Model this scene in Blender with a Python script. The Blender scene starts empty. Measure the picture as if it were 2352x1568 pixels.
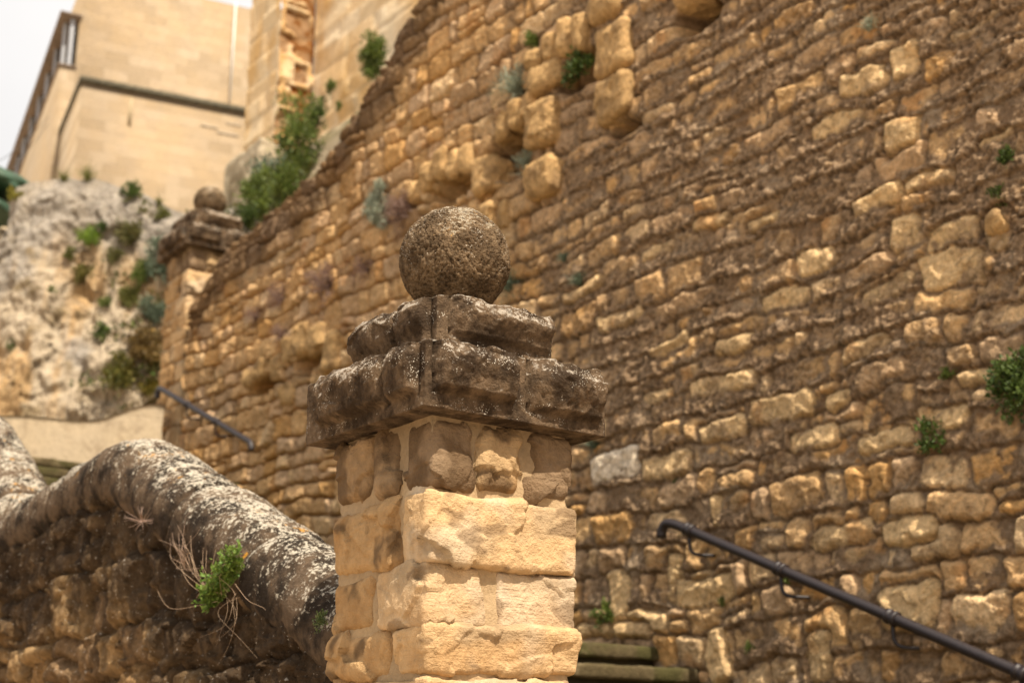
import bpy, math, random
import numpy as np

# ------------------------------------------------------------------ camera, world, sun, exposure
S = bpy.context.scene
PITCH = math.radians(16.5)
EYE = np.array([0.0, 0.0, 1.6])
cam = bpy.data.cameras.new("camera")
cam.lens = 50; cam.sensor_width = 36; cam.clip_start = 0.05; cam.clip_end = 2000
cam.dof.use_dof = True; cam.dof.focus_distance = 4.08; cam.dof.aperture_fstop = 2.9
camo = bpy.data.objects.new("camera", cam); S.collection.objects.link(camo)
camo.location = EYE; camo.rotation_euler = (math.pi / 2 + PITCH, 0, 0)
S.camera = camo

TH = math.radians(37.5)                       # direction of the big wall in plan
R2 = np.array([math.cos(TH), math.sin(TH)]); W2 = np.array([-math.sin(TH), math.cos(TH)])
SUN_EL = math.radians(57)
sh = -W2 * 0.995 - R2 * 0.10                   # horizontal direction towards the sun
sunv = np.array([sh[0] * math.cos(SUN_EL), sh[1] * math.cos(SUN_EL), math.sin(SUN_EL)])

world = bpy.data.worlds.new("World"); S.world = world; world.use_nodes = True
nt = world.node_tree; nt.nodes.clear()
def wn(t, **k):
    n = nt.nodes.new(t)
    for a, b in k.items(): setattr(n, a, b)
    return n
sky = wn('ShaderNodeTexSky', sky_type='NISHITA', sun_disc=False, sun_elevation=SUN_EL,
         sun_rotation=math.atan2(sh[0], sh[1]), dust_density=2.0)
tc = wn('ShaderNodeTexCoord'); sep = wn('ShaderNodeSeparateXYZ')
nt.links.new(tc.outputs['Generated'], sep.inputs[0])
mx = wn('ShaderNodeMath', operation='MAXIMUM'); mx.inputs[1].default_value = 0.0
nt.links.new(sep.outputs[2], mx.inputs[0])
ma = wn('ShaderNodeMath', operation='MULTIPLY_ADD'); ma.inputs[1].default_value = 6.0; ma.inputs[2].default_value = 3.3
nt.links.new(mx.outputs[0], ma.inputs[0])      # thin bright cloud, three times brighter overhead than at the horizon
cn = wn('ShaderNodeTexNoise'); cn.inputs['Scale'].default_value = 3.0; cn.inputs['Detail'].default_value = 6
nt.links.new(tc.outputs['Generated'], cn.inputs['Vector'])
cm = wn('ShaderNodeMapRange'); cm.inputs[3].default_value = 0.8; cm.inputs[4].default_value = 1.2
nt.links.new(cn.outputs[0], cm.inputs[0])
cmul = wn('ShaderNodeMath', operation='MULTIPLY')
nt.links.new(ma.outputs[0], cmul.inputs[0]); nt.links.new(cm.outputs[0], cmul.inputs[1])
cc = wn('ShaderNodeCombineColor')
for i, k in enumerate((1.0, 0.955, 0.90)):
    m_ = wn('ShaderNodeMath', operation='MULTIPLY'); m_.inputs[1].default_value = k
    nt.links.new(cmul.outputs[0], m_.inputs[0]); nt.links.new(m_.outputs[0], cc.inputs[i])
mixw = wn('ShaderNodeMix', data_type='RGBA'); mixw.inputs[0].default_value = 0.85
nt.links.new(sky.outputs[0], mixw.inputs[6]); nt.links.new(cc.outputs[0], mixw.inputs[7])
bg = wn('ShaderNodeBackground'); bg.inputs[1].default_value = 0.108
wo = wn('ShaderNodeOutputWorld')
nt.links.new(mixw.outputs[2], bg.inputs[0]); nt.links.new(bg.outputs[0], wo.inputs[0])

sl = bpy.data.lights.new("sun", 'SUN'); sl.energy = 4.6; sl.angle = math.radians(0.6); sl.color = (1.0, 0.89, 0.72)
so = bpy.data.objects.new("sun", sl); S.collection.objects.link(so)
from mathutils import Vector
so.rotation_euler = Vector(sunv).to_track_quat('Z', 'Y').to_euler()
so.location = (10, -10, 20)

S.view_settings.view_transform = 'Standard'; S.view_settings.look = 'None'
S.view_settings.exposure = 0.77; S.view_settings.gamma = 1.0
S.render.engine = 'CYCLES'
S.cycles.use_denoising = True
S.cycles.max_bounces = 6

# ------------------------------------------------------------------ pixel helpers (photo read on a 2352 px wide copy)
FPX = 50 / 36 * 2352
cf = np.array([0, math.cos(PITCH), math.sin(PITCH)]); cu = np.array([0, -math.sin(PITCH), math.cos(PITCH)])
def ray(u, v): return np.array([1.0, 0, 0]) * (u - 1176) / FPX + cu * (784 - v) / FPX + cf
R3 = np.array([*R2, 0.0]); W3 = np.array([*W2, 0.0]); Z3 = np.array([0, 0, 1.0])
def hit_c(u, v, c):          # point of the plane c = const under a pixel, as (c, t, z)
    d = ray(u, v); k = c / (R3 @ d); P = EYE + k * d
    return np.array([c, P @ W3, P[2]])
def hit_t(u, v, t):
    d = ray(u, v); k = t / (W3 @ d); P = EYE + k * d
    return np.array([P @ R3, t, P[2]])
def hit_y(u, v, y):
    d = ray(u, v); return EYE + d * (y / d[1])
def ct2w(p): return p[0] * R3 + p[1] * W3 + p[2] * Z3
def pix(P):
    d = np.asarray(P) - EYE
    return 1176 + FPX * d[0] / (d @ cf), 784 - FPX * (d @ cu) / (d @ cf)

# ------------------------------------------------------------------ numpy noise
G12 = np.array([[1,1,0],[-1,1,0],[1,-1,0],[-1,-1,0],[1,0,1],[-1,0,1],[1,0,-1],[-1,0,-1],[0,1,1],[0,-1,1],[0,1,-1],[0,-1,-1]], np.float32)
def hsh(ix, iy, iz, seed):
    with np.errstate(over='ignore'):
        h = (ix.astype(np.uint32) * np.uint32(374761393)) ^ (iy.astype(np.uint32) * np.uint32(668265263)) ^ (iz.astype(np.uint32) * np.uint32(2246822519)) ^ np.uint32((seed * 3266489917) & 0xffffffff)
        h = (h ^ (h >> np.uint32(15))) * np.uint32(2246822519)
        h = (h ^ (h >> np.uint32(13))) * np.uint32(3266489917)
        return h ^ (h >> np.uint32(16))
def gnoise(p, seed=0):
    p = np.asarray(p, np.float32); i = np.floor(p).astype(np.int32); f = p - i
    w = f * f * f * (f * (f * 6 - 15) + 10); out = np.zeros(len(p), np.float32)
    for dx in (0, 1):
        wx = w[:, 0] if dx else 1 - w[:, 0]
        for dy in (0, 1):
            wy = w[:, 1] if dy else 1 - w[:, 1]
            for dz in (0, 1):
                wz = w[:, 2] if dz else 1 - w[:, 2]
                g = G12[hsh(i[:, 0] + dx, i[:, 1] + dy, i[:, 2] + dz, seed) % 12]
                d = g[:, 0] * (f[:, 0] - dx) + g[:, 1] * (f[:, 1] - dy) + g[:, 2] * (f[:, 2] - dz)
                out += wx * wy * wz * d
    return out
def fbm(p, octv=4, seed=0, gain=0.5, ridge=False):
    p = np.asarray(p, np.float32); a = 1.0; s = 0; o = np.zeros(len(p), np.float32)
    for k in range(octv):
        n = gnoise(p * (2.03 ** k) + 17.3 * k, seed + k)
        if ridge: n = 0.5 - np.abs(n) * 1.6
        o += a * n; s += a; a *= gain
    return o / s
def facet(p, seed=0):         # broken-rock noise: a random plane in every Voronoi cell
    p = np.asarray(p, np.float32); i = np.floor(p).astype(np.int32)
    best = np.full(len(p), 9e9, np.float32); val = np.zeros(len(p), np.float32)
    for dx in (-1, 0, 1):
        for dy in (-1, 0, 1):
            for dz in (-1, 0, 1):
                c = i + np.array([dx, dy, dz], np.int32)
                h = hsh(c[:, 0], c[:, 1], c[:, 2], seed); h2 = hsh(c[:, 0], c[:, 1], c[:, 2], seed + 91)
                ctr = c + np.stack([(h & 1023), ((h >> 10) & 1023), ((h >> 20) & 1023)], 1).astype(np.float32) / 1023
                dv = p - ctr; d = (dv * dv).sum(1)
                g = np.stack([(h2 & 1023), ((h2 >> 10) & 1023), ((h2 >> 20) & 1023)], 1).astype(np.float32) / 511.5 - 1
                v = (g * dv).sum(1) * 0.8 + ((h >> 5) & 255).astype(np.float32) / 255 - 0.5
                m = d < best; best[m] = d[m]; val[m] = v[m]
    return val
def sstep(a, b, x):
    t = np.clip((x - a) / (b - a), 0, 1); return t * t * (3 - 2 * t)
def lerp(a, b, m): return a + (b - a) * m
def mixc(a, b, m): return np.asarray(a, np.float32) * (1 - m[:, None]) + np.asarray(b, np.float32) * m[:, None]

# ------------------------------------------------------------------ object helpers
def tag(o, label=None, cat=None, group=None, kind=None):
    if label: o['label'] = label
    if cat: o['category'] = cat
    if group: o['group'] = group
    if kind: o['kind'] = kind
    return o
def empty(name, loc, rz, label, cat, group=None):
    o = bpy.data.objects.new(name, None); S.collection.objects.link(o)
    o.location = loc; o.rotation_euler = (0, 0, rz); o.empty_display_size = 0.2
    return tag(o, label, cat, group)
def mesh(name, V, F, mat, parent=None, col=None, smooth=True):
    """V (n,3), F = list of face arrays (m,3 or m,4), col (n,3) albedo -> one object"""
    V = np.asarray(V, np.float32)
    if isinstance(F, np.ndarray): F = [F]
    me = bpy.data.meshes.new(name)
    me.vertices.add(len(V)); me.vertices.foreach_set('co', V.ravel())
    tot = np.concatenate([np.full(len(f), f.shape[1], np.int32) for f in F])
    lv = np.concatenate([np.asarray(f, np.int32).ravel() for f in F])
    st = np.concatenate([[0], np.cumsum(tot)[:-1]]).astype(np.int32)
    me.loops.add(len(lv)); me.loops.foreach_set('vertex_index', lv)
    me.polygons.add(len(tot)); me.polygons.foreach_set('loop_start', st)
    me.update(calc_edges=True); me.validate()
    if smooth: me.polygons.foreach_set('use_smooth', np.ones(len(me.polygons), bool))
    if col is not None:
        a = me.color_attributes.new('Col', 'FLOAT_COLOR', 'POINT')
        c4 = np.ones((len(V), 4), np.float32); c4[:, :3] = np.clip(col, 0.003, 0.9); a.data.foreach_set('color', c4.ravel())
    me.materials.append(mat)
    o = bpy.data.objects.new(name, me); S.collection.objects.link(o)
    if parent: o.parent = parent
    return o
def gridF(nu, nv, flip=False):
    i = np.arange((nu - 1) * (nv - 1)); a = i // (nv - 1); b = i % (nv - 1); k = a * nv + b
    f = np.stack([k, k + nv, k + nv + 1, k + 1], 1)
    return f[:, ::-1] if flip else f
def join(parts):
    V = []; F4 = []; F3 = []; C = []; n = 0
    for p in parts:
        v, f = p[0], p[1]
        for q in (f if isinstance(f, list) else [f]):
            (F4 if q.shape[1] == 4 else F3).append(q + n)
        V.append(v); n += len(v)
        if len(p) > 2: C.append(np.broadcast_to(np.asarray(p[2], np.float32), (len(v), 3)))
    F = ([np.concatenate(F4)] if F4 else []) + ([np.concatenate(F3)] if F3 else [])
    return np.concatenate(V), F, (np.concatenate(C) if C else None)
def cube_grid(hx, hy, hz, res):
    """merged subdivided box surface"""
    n = [max(2, int(math.ceil(2 * h / res))) for h in (hx, hy, hz)]
    H = (hx, hy, hz); VV = []; FF = []; off = 0
    for ax in range(3):
        a, b = (ax + 1) % 3, (ax + 2) % 3
        for sg in (-1, 1):
            ga = np.linspace(-H[a], H[a], n[a] + 1); gb = np.linspace(-H[b], H[b], n[b] + 1)
            A, B = np.meshgrid(ga, gb, indexing='ij'); P = np.zeros((A.size, 3)); P[:, ax] = sg * H[ax]; P[:, a] = A.ravel(); P[:, b] = B.ravel()
            FF.append(gridF(n[a] + 1, n[b] + 1, sg < 0) + off); VV.append(P); off += len(P)
    V = np.concatenate(VV); F = np.concatenate(FF)
    key = np.round(V * 1e5).astype(np.int64)
    _, idx, inv = np.unique(key, axis=0, return_index=True, return_inverse=True)
    return V[idx], inv.ravel()[F]
def plain_box(x0, x1, y0, y1, z0, z1):
    V = np.array([[x, y, z] for x in (x0, x1) for y in (y0, y1) for z in (z0, z1)], float)
    F = np.array([[0, 1, 3, 2], [4, 6, 7, 5], [0, 4, 5, 1], [2, 3, 7, 6], [0, 2, 6, 4], [1, 5, 7, 3]])
    return V, F
def rough_block(hx, hy, hz, seed, r=0.03, res=0.008, amp=0.010, fscale=9.0, jit=0.012, strat=0.0, famp=0.8, fine=0.35, clipd=None):
    rg = np.random.RandomState(seed)
    V, F = cube_grid(hx, hy, hz, res)
    H = np.array([hx, hy, hz]); r = min(r, 0.9 * H.min())
    q = np.clip(V, -(H - r), H - r); d = V - q; n = d / (np.linalg.norm(d, axis=1, keepdims=True) + 1e-9)
    P = q + n * r
    u = (P / H + 1) / 2; J = rg.uniform(-jit, jit, (2, 2, 2, 3))
    for a in (0, 1):
        for b in (0, 1):
            for c in (0, 1):
                w = (u[:, 0] if a else 1 - u[:, 0]) * (u[:, 1] if b else 1 - u[:, 1]) * (u[:, 2] if c else 1 - u[:, 2])
                P = P + w[:, None] * J[a, b, c]
    o = rg.uniform(-50, 50, 3)
    Q = P + o
    wv = np.stack([fbm(Q * 14, 2, seed + 5), fbm(Q * 14 + 9, 2, seed + 6), fbm(Q * 14 + 21, 2, seed + 7)], 1) * 0.03
    dsp = amp * (famp * facet((Q + wv) * fscale, seed) + 1.2 * fbm(Q * 5, 3, seed + 1) + fine * fbm(Q * 45, 3, seed + 2, 0.6))
    if strat: dsp += strat * fbm(Q * np.array([6, 6, 75]), 3, seed + 3)
    if clipd is not None: dsp = np.where(dsp < clipd, clipd + 0.25 * (dsp - clipd), dsp)
    return P + n * dsp[:, None], F, n, Q

# ------------------------------------------------------------------ materials
MATS = {}
def newmat(name):
    m = bpy.data.materials.new(name); m.use_nodes = True; t = m.node_tree; t.nodes.clear()
    out = t.nodes.new('ShaderNodeOutputMaterial'); b = t.nodes.new('ShaderNodeBsdfPrincipled')
    t.links.new(b.outputs[0], out.inputs[0]); MATS[name] = m
    return m, t, b
def nd(t, typ, **k):
    n = t.nodes.new(typ)
    for a, v in k.items():
        if a.startswith('i_'): n.inputs[int(a[2:])].default_value = v
        else: setattr(n, a, v)
    return n
def noise_node(t, scale, detail=6, rough=0.6, vec=None, dist=0.0):
    n = t.nodes.new('ShaderNodeTexNoise'); n.inputs['Scale'].default_value = scale; n.inputs['Detail'].default_value = detail
    n.inputs['Roughness'].default_value = rough; n.inputs['Distortion'].default_value = dist
    if vec is not None: t.links.new(vec, n.inputs['Vector'])
    return n.outputs[0]
def ramp(t, src, a, b, lo=0.0, hi=1.0, smooth=True):
    m = t.nodes.new('ShaderNodeMapRange'); m.interpolation_type = 'SMOOTHSTEP' if smooth else 'LINEAR'
    m.inputs[1].default_value = a; m.inputs[2].default_value = b; m.inputs[3].default_value = lo; m.inputs[4].default_value = hi
    t.links.new(src, m.inputs[0]); return m.outputs[0]
def cmix(t, fac, a, b, mode='MIX'):
    m = t.nodes.new('ShaderNodeMix'); m.data_type = 'RGBA'; m.blend_type = mode
    for sock, val in ((m.inputs[0], fac), (m.inputs[6], a), (m.inputs[7], b)):
        if isinstance(val, (int, float)): sock.default_value = val
        elif isinstance(val, tuple): sock.default_value = (*val, 1)
        else: t.links.new(val, sock)
    return m.outputs[2]
def fmath(t, op, a, b=None):
    m = t.nodes.new('ShaderNodeMath'); m.operation = op
    for s, v in zip(m.inputs, (a, b)):
        if v is None: continue
        if isinstance(v, (int, float)): s.default_value = v
        else: t.links.new(v, s)
    return m.outputs[0]
def bump(t, b, h, dist, strength=1.0, normal=None):
    n = t.nodes.new('ShaderNodeBump'); n.inputs['Distance'].default_value = dist; n.inputs['Strength'].default_value = strength
    t.links.new(h, n.inputs['Height'])
    if normal is not None: t.links.new(normal, n.inputs['Normal'])
    if b is not None: t.links.new(n.outputs[0], b.inputs['Normal'])
    return n.outputs[0]
def obj_vec(t, scale=None):
    c = t.nodes.new('ShaderNodeTexCoord')
    if scale is None: return c.outputs['Object']
    m = t.nodes.new('ShaderNodeMapping'); m.inputs['Scale'].default_value = scale
    t.links.new(c.outputs['Object'], m.inputs[0]); return m.outputs[0]
def stone_attr(name, s1=40, s2=150, bd=0.012, var=(0.72, 1.25), speck=None, rough=0.92, strat=False):
    """stone whose albedo comes from the mesh's own colours, with fine grain, pores and lichen flecks"""
    m, t, b = newmat(name); v = obj_vec(t)
    at = nd(t, 'ShaderNodeVertexColor', layer_name='Col').outputs[0]
    n1 = noise_node(t, s1, 8, 0.65, v); n2 = noise_node(t, s2, 4, 0.6, v)
    f = ramp(t, n1, 0.25, 0.75, var[0], var[1], False)
    comb = nd(t, 'ShaderNodeCombineColor'); [t.links.new(f, comb.inputs[i]) for i in range(3)]
    c = cmix(t, 1.0, at, comb.outputs[0], 'MULTIPLY')
    h = fmath(t, 'ADD', n1, fmath(t, 'MULTIPLY', n2, 0.35))
    if strat:
        vs = obj_vec(t, (5, 5, 90)); n3 = noise_node(t, 1.6, 5, 0.6, vs)
        sel = ramp(t, noise_node(t, 5, 3, 0.5, v), 0.46, 0.62)
        h = fmath(t, 'ADD', h, fmath(t, 'MULTIPLY', fmath(t, 'MULTIPLY', n3, sel), 0.22))
        c = cmix(t, fmath(t, 'MULTIPLY', ramp(t, n3, 0.55, 0.75, 0, 0.3), sel), c, (0.24, 0.14, 0.07))
    if speck:
        for (sc, lo, hi, colr, amt) in speck:
            k = ramp(t, noise_node(t, sc, 5, 0.62, v, 0.3), lo, hi, 0, amt)
            c = cmix(t, k, c, colr)
    t.links.new(c, b.inputs['Base Color']); b.inputs['Roughness'].default_value = rough
    b.inputs['Specular IOR Level'].default_value = 0.08
    bump(t, b, h, bd)
    return m
def lichen_stone(name, base, base2, white, wthr, ups=0.5, orange=0.0, scale=1.0, bd=0.01, pits=False, fine=False, flecks=False):
    """weathered stone: dark crust, pale lichen growing most on upward surfaces, orange lichen spots"""
    m, t, b = newmat(name); v = obj_vec(t)
    geo = nd(t, 'ShaderNodeNewGeometry'); sx = nd(t, 'ShaderNodeSeparateXYZ'); t.links.new(geo.outputs['Normal'], sx.inputs[0])
    nz = sx.outputs[2]
    n0 = noise_node(t, 7 * scale, 6, 0.6, v); n1 = noise_node(t, 38 * scale, 7, 0.65, v); n2 = noise_node(t, 110 * scale, 5, 0.6, v)
    c = cmix(t, ramp(t, n0, 0.38, 0.62), base, base2)
    f = ramp(t, n1, 0.3, 0.7, 0.65, 1.3, False); comb = nd(t, 'ShaderNodeCombineColor'); [t.links.new(f, comb.inputs[i]) for i in range(3)]
    c = cmix(t, 1.0, c, comb.outputs[0], 'MULTIPLY')
    up = fmath(t, 'MULTIPLY', nz, ups)
    lw = fmath(t, 'ADD', fmath(t, 'ADD', fmath(t, 'MULTIPLY', noise_node(t, 24 * scale, 7, 0.7, v, 0.6), 0.6), fmath(t, 'MULTIPLY', n0, 0.4)), up)
    if fine:
        lw = fmath(t, 'ADD', fmath(t, 'ADD', fmath(t, 'MULTIPLY', noise_node(t, 62, 5, 0.62, v, 0.3), 0.62), fmath(t, 'MULTIPLY', noise_node(t, 9, 4, 0.6, v), 0.38)), up)
    k = ramp(t, lw, wthr - 0.015, wthr + 0.055, 0, 0.92)
    wc = cmix(t, ramp(t, n2, 0.4, 0.65), white, tuple(x * 0.62 for x in white))
    c = cmix(t, k, c, wc)
    lw2 = fmath(t, 'ADD', noise_node(t, 75 * scale, 3, 0.6, v), fmath(t, 'MULTIPLY', up, 0.5))
    c = cmix(t, ramp(t, lw2, wthr + 0.1, wthr + 0.14, 0, 0.8), c, white)
    if flecks:
        vf = nd(t, 'ShaderNodeTexVoronoi'); vf.inputs['Scale'].default_value = 150; t.links.new(v, vf.inputs['Vector'])
        kf = fmath(t, 'MULTIPLY', ramp(t, vf.outputs[0], 0.30, 0.22), ramp(t, fmath(t, 'ADD', noise_node(t, 13, 4, 0.6, v), fmath(t, 'MULTIPLY', nz, 0.14)), 0.53, 0.62, 0, 0.9))
        c = cmix(t, kf, c, (0.62, 0.56, 0.47))
        c = cmix(t, ramp(t, noise_node(t, 17, 6, 0.65, v), 0.42, 0.32, 0, 0.6), c, (0.035, 0.024, 0.016))
    if orange:
        lo = fmath(t, 'ADD', fmath(t, 'ADD', fmath(t, 'MULTIPLY', noise_node(t, 30 * scale, 4, 0.6, v, 0.4), 0.6), fmath(t, 'MULTIPLY', noise_node(t, 5.3 * scale, 3, 0.5, v), 0.4)), fmath(t, 'MULTIPLY', up, 0.5))
        c = cmix(t, ramp(t, lo, orange, orange + 0.05, 0, 0.9), c, (0.46, 0.22, 0.03))
    t.links.new(c, b.inputs['Base Color']); b.inputs['Roughness'].default_value = 1.0; b.inputs['Specular IOR Level'].default_value = 0.06
    h = fmath(t, 'ADD', n1, fmath(t, 'MULTIPLY', n2, 0.45))
    if pits:
        vo = nd(t, 'ShaderNodeTexVoronoi'); vo.inputs['Scale'].default_value = 52 * scale; t.links.new(v, vo.inputs['Vector'])
        h = fmath(t, 'ADD', h, fmath(t, 'MULTIPLY', ramp(t, vo.outputs[0], 0.0, 0.5), 0.5))
    bump(t, b, h, bd)
    return m
def ashlar(name, cols, bw, bh, rot, stain, bd=0.01, mort=(0.42, 0.33, 0.22)):
    """pale squared masonry on a flat wall: faint courses of unequal tint, weather streaks"""
    m, t, b = newmat(name); tcn = nd(t, 'ShaderNodeTexCoord')
    mp = nd(t, 'ShaderNodeMapping'); mp.inputs['Rotation'].default_value = rot
    t.links.new(tcn.outputs['Object'], mp.inputs[0]); v0 = mp.outputs[0]
    br = nd(t, 'ShaderNodeTexBrick'); t.links.new(v0, br.inputs['Vector'])
    br.inputs['Scale'].default_value = 1; br.inputs['Brick Width'].default_value = bw; br.inputs['Row Height'].default_value = bh
    br.inputs['Mortar Size'].default_value = 0.006; br.inputs['Mortar Smooth'].default_value = 0.6; br.inputs['Bias'].default_value = -0.1
    br.inputs['Color1'].default_value = (*cols[0], 1); br.inputs['Color2'].default_value = (*cols[1], 1); br.inputs['Mortar'].default_value = (*mort, 1)
    v = tcn.outputs['Object']
    n0 = noise_node(t, 0.7, 5, 0.6, v); n1 = noise_node(t, 3.5, 8, 0.7, v); n2 = noise_node(t, 20, 6, 0.7, v)
    c = cmix(t, ramp(t, n0, 0.4, 0.62, 0, 0.6), br.outputs[0], cols[2])
    c = cmix(t, ramp(t, n1, 0.49, 0.64, 0, stain * 0.7), c, (0.27, 0.2, 0.13))
    f = ramp(t, n2, 0.3, 0.7, 0.85, 1.12, False); comb = nd(t, 'ShaderNodeCombineColor'); [t.links.new(f, comb.inputs[i]) for i in range(3)]
    c = cmix(t, 1.0, c, comb.outputs[0], 'MULTIPLY')
    t.links.new(c, b.inputs['Base Color']); b.inputs['Roughness'].default_value = 0.9; b.inputs['Specular IOR Level'].default_value = 0.2
    bump(t, b, fmath(t, 'ADD', n2, fmath(t, 'MULTIPLY', br.outputs[1], -0.6)), bd)
    return m
def plain(name, colr, rough=0.7, metal=0.0, s=60, var=0.25, bd=0.002):
    m, t, b = newmat(name); v = obj_vec(t); n = noise_node(t, s, 6, 0.6, v)
    c = cmix(t, ramp(t, n, 0.3, 0.7), tuple(x * (1 - var) for x in colr), tuple(min(1, x * (1 + var)) for x in colr))
    t.links.new(c, b.inputs['Base Color']); b.inputs['Roughness'].default_value = rough; b.inputs['Metallic'].default_value = metal
    bump(t, b, n, bd); return m
def leafmat(name, trans=0.25):
    m, t, b = newmat(name); at = nd(t, 'ShaderNodeVertexColor', layer_name='Col').outputs[0]
    t.links.new(at, b.inputs['Base Color']); b.inputs['Roughness'].default_value = 0.55; b.inputs['Specular IOR Level'].default_value = 0.3
    tr = nd(t, 'ShaderNodeBsdfTranslucent'); t.links.new(at, tr.inputs[0]); mixs = nd(t, 'ShaderNodeMixShader'); mixs.inputs[0].default_value = trans
    t.links.new(b.outputs[0], mixs.inputs[1]); t.links.new(tr.outputs[0], mixs.inputs[2])
    t.links.new(mixs.outputs[0], t.nodes['Material Output'].inputs[0]); return m

M_wall = stone_attr('rubble_masonry', 26, 95, 0.035, (0.55, 1.42))
M_par = stone_attr('dark_rubble_masonry', 30, 110, 0.030, (0.5, 1.5), speck=[(60, 0.64, 0.68, (0.5, 0.46, 0.4), 0.8)])
M_block = stone_attr('cut_sandstone', 26, 120, 0.016, (0.72, 1.2), strat=True)
M_mortar = stone_attr('lime_mortar', 60, 220, 0.006, (0.85, 1.15))
M_cap = lichen_stone('weathered_capstone', (0.055, 0.037, 0.024), (0.165, 0.112, 0.070), (0.50, 0.43, 0.35), 0.60, 0.15, 0.70, 1.5, 0.018, flecks=True)
M_ball = lichen_stone('pitted_stone', (0.105, 0.070, 0.041), (0.23, 0.158, 0.094), (0.50, 0.42, 0.31), 0.61, 0.15, 0.64, 1.7, 0.018, True, flecks=True)
M_coping = lichen_stone('lichen_crusted_stone', (0.028, 0.021, 0.016), (0.115, 0.080, 0.053), (0.52, 0.465, 0.375), 0.60, 0.125, 0.655, 1.0, 0.014, fine=True)
M_cliff = stone_attr('limestone_cliff', 6, 30, 0.06, (0.75, 1.2))
M_pale = ashlar('pale_plaster', [(0.46, 0.37, 0.26), (0.45, 0.36, 0.25), (0.50, 0.39, 0.25)], 1.7, 0.9, (math.pi / 2, 0, 0), 0.8, 0.008, (0.44, 0.35, 0.25))
M_leaf = leafmat('leaves'); M_dry = leafmat('dry_stems', 0.05)
M_iron = plain('brown_painted_iron', (0.015, 0.009, 0.010), 0.5, 0.0, 90, 0.35, 0.002)
M_step = stone_attr('mossy_step_stone', 24, 90, 0.012, (0.7, 1.3))

# ------------------------------------------------------------------ rubble layout on a wall plane (s along the wall, z up)
def rubble(sv, zv, z0, z1, s0, s1, pitch, length, seed, talls=(), warp=(0.05, 0.016), split=0.2, edge=0.05, amp=(0.03, 0.07)):
    """returns stone height field, joint distance and per-vertex stone id for coursed rubble"""
    rg = np.random.RandomState(seed); n = len(sv)
    P = np.stack([sv, zv, np.zeros(n)], 1)
    lo = fbm(P * 0.9, 2, seed + 11) * warp[0] * 2.2; lo2 = fbm(P * 4.2, 2, seed + 12) * warp[0] * 1.0; hi = fbm(P * 11, 2, seed + 13) * warp[1] * 2.0
    zz = zv + lo + lo2 * 0.8 + hi; hs = fbm(P * 3.4 + 40, 2, seed + 14) * warp[0] * 1.2 + fbm(P * 11 + 7, 2, seed + 15) * warp[1] * 2.0; ss = sv + hs
    zb = [z0 - 0.6]
    while zb[-1] < z1 + 0.6: zb.append(zb[-1] + (pitch(zb[-1]) if callable(pitch) else pitch) * rg.uniform(0.8, 1.25))
    zb = np.array(zb); K = np.clip(np.searchsorted(zb, zz) - 1, 0, len(zb) - 2)
    d = np.zeros(n, np.float32); ident = np.zeros(n, np.int64); lx = np.zeros(n, np.float32); lz = np.zeros(n, np.float32); nid = 0
    for k in range(len(zb) - 1):
        ix = np.where(K == k)[0]
        e = [s0 - 1.0 + rg.uniform(-0.3, 0.3)]
        while e[-1] < s1 + 1.0: e.append(e[-1] + rg.choice([rg.uniform(length[0], length[1]), rg.uniform(length[0] * 0.5, length[0])], p=[0.72, 0.28]))
        e = np.array(e); ns = len(e) - 1
        sp = np.where(rg.rand(ns) < split * (zb[k + 1] - zb[k]) / 0.15, rg.uniform(0.38, 0.62, ns), 0.0)
        jl = rg.uniform(-0.02, 0.02, ns); ju = rg.uniform(-0.02, 0.02, ns)
        if len(ix):
            s_ = ss[ix]; z_ = zz[ix]; j = np.clip(np.searchsorted(e, s_) - 1, 0, ns - 1)
            a, b_ = e[j], e[j + 1]; zl = np.full(len(ix), zb[k]); zh = np.full(len(ix), zb[k + 1]); zm = zl + sp[j] * (zh - zl) + jl[j]
            hassp = sp[j] > 0; upm = hassp & (z_ > zm); lom = hassp & ~upm
            zl = np.where(upm, zm, zl); zh = np.where(lom, zm, zh)
            hx = (b_ - a) / 2; hz = (zh - zl) / 2; qx = np.abs(s_ - (a + b_) / 2); qz = np.abs(z_ - (zl + zh) / 2)
            r = np.minimum(0.05, np.minimum(hx, hz) * 0.8)
            ax = np.maximum(qx - hx + r, 0); az = np.maximum(qz - hz + r, 0)
            sd = np.minimum(np.maximum(qx - hx + r, qz - hz + r), 0) + np.hypot(ax, az) - r
            d[ix] = -sd; ident[ix] = nid + j * 2 + upm; lx[ix] = (s_ - (a + b_) / 2) / hx; lz[ix] = (z_ - (zl + zh) / 2) / hz
        nid += ns * 2
    for (a, b_, zl, zh) in talls:
        hx = (b_ - a) / 2; hz = (zh - zl) / 2; qx = np.abs(ss - (a + b_) / 2); qz = np.abs(zz - (zl + zh) / 2); r = min(0.05, hx * 0.8, hz * 0.8)
        ax = np.maximum(qx - hx + r, 0); az = np.maximum(qz - hz + r, 0)
        sd = np.minimum(np.maximum(qx - hx + r, qz - hz + r), 0) + np.hypot(ax, az) - r
        ins = sd < 0
        d = np.where(ins, -sd, np.minimum(d, np.maximum(sd, 0))).astype(np.float32)
        lx = np.where(ins, (ss - (a + b_) / 2) / hx, lx); lz = np.where(ins, (zz - (zl + zh) / 2) / hz, lz)
        ident[ins] = nid; nid += 1
    A = rg.uniform(amp[0], amp[1], nid)[ident]; tx = rg.normal(0, 0.012, nid)[ident]; tz = rg.normal(0.004, 0.012, nid)[ident]
    e = np.clip(d / edge, 0, 1); prof = 1 - (1 - e) ** 2.4
    h = A * prof + (tx * lx + tz * lz) * e
    rubble.lz = lz
    return h.astype(np.float32), d, ident, nid, P

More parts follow.
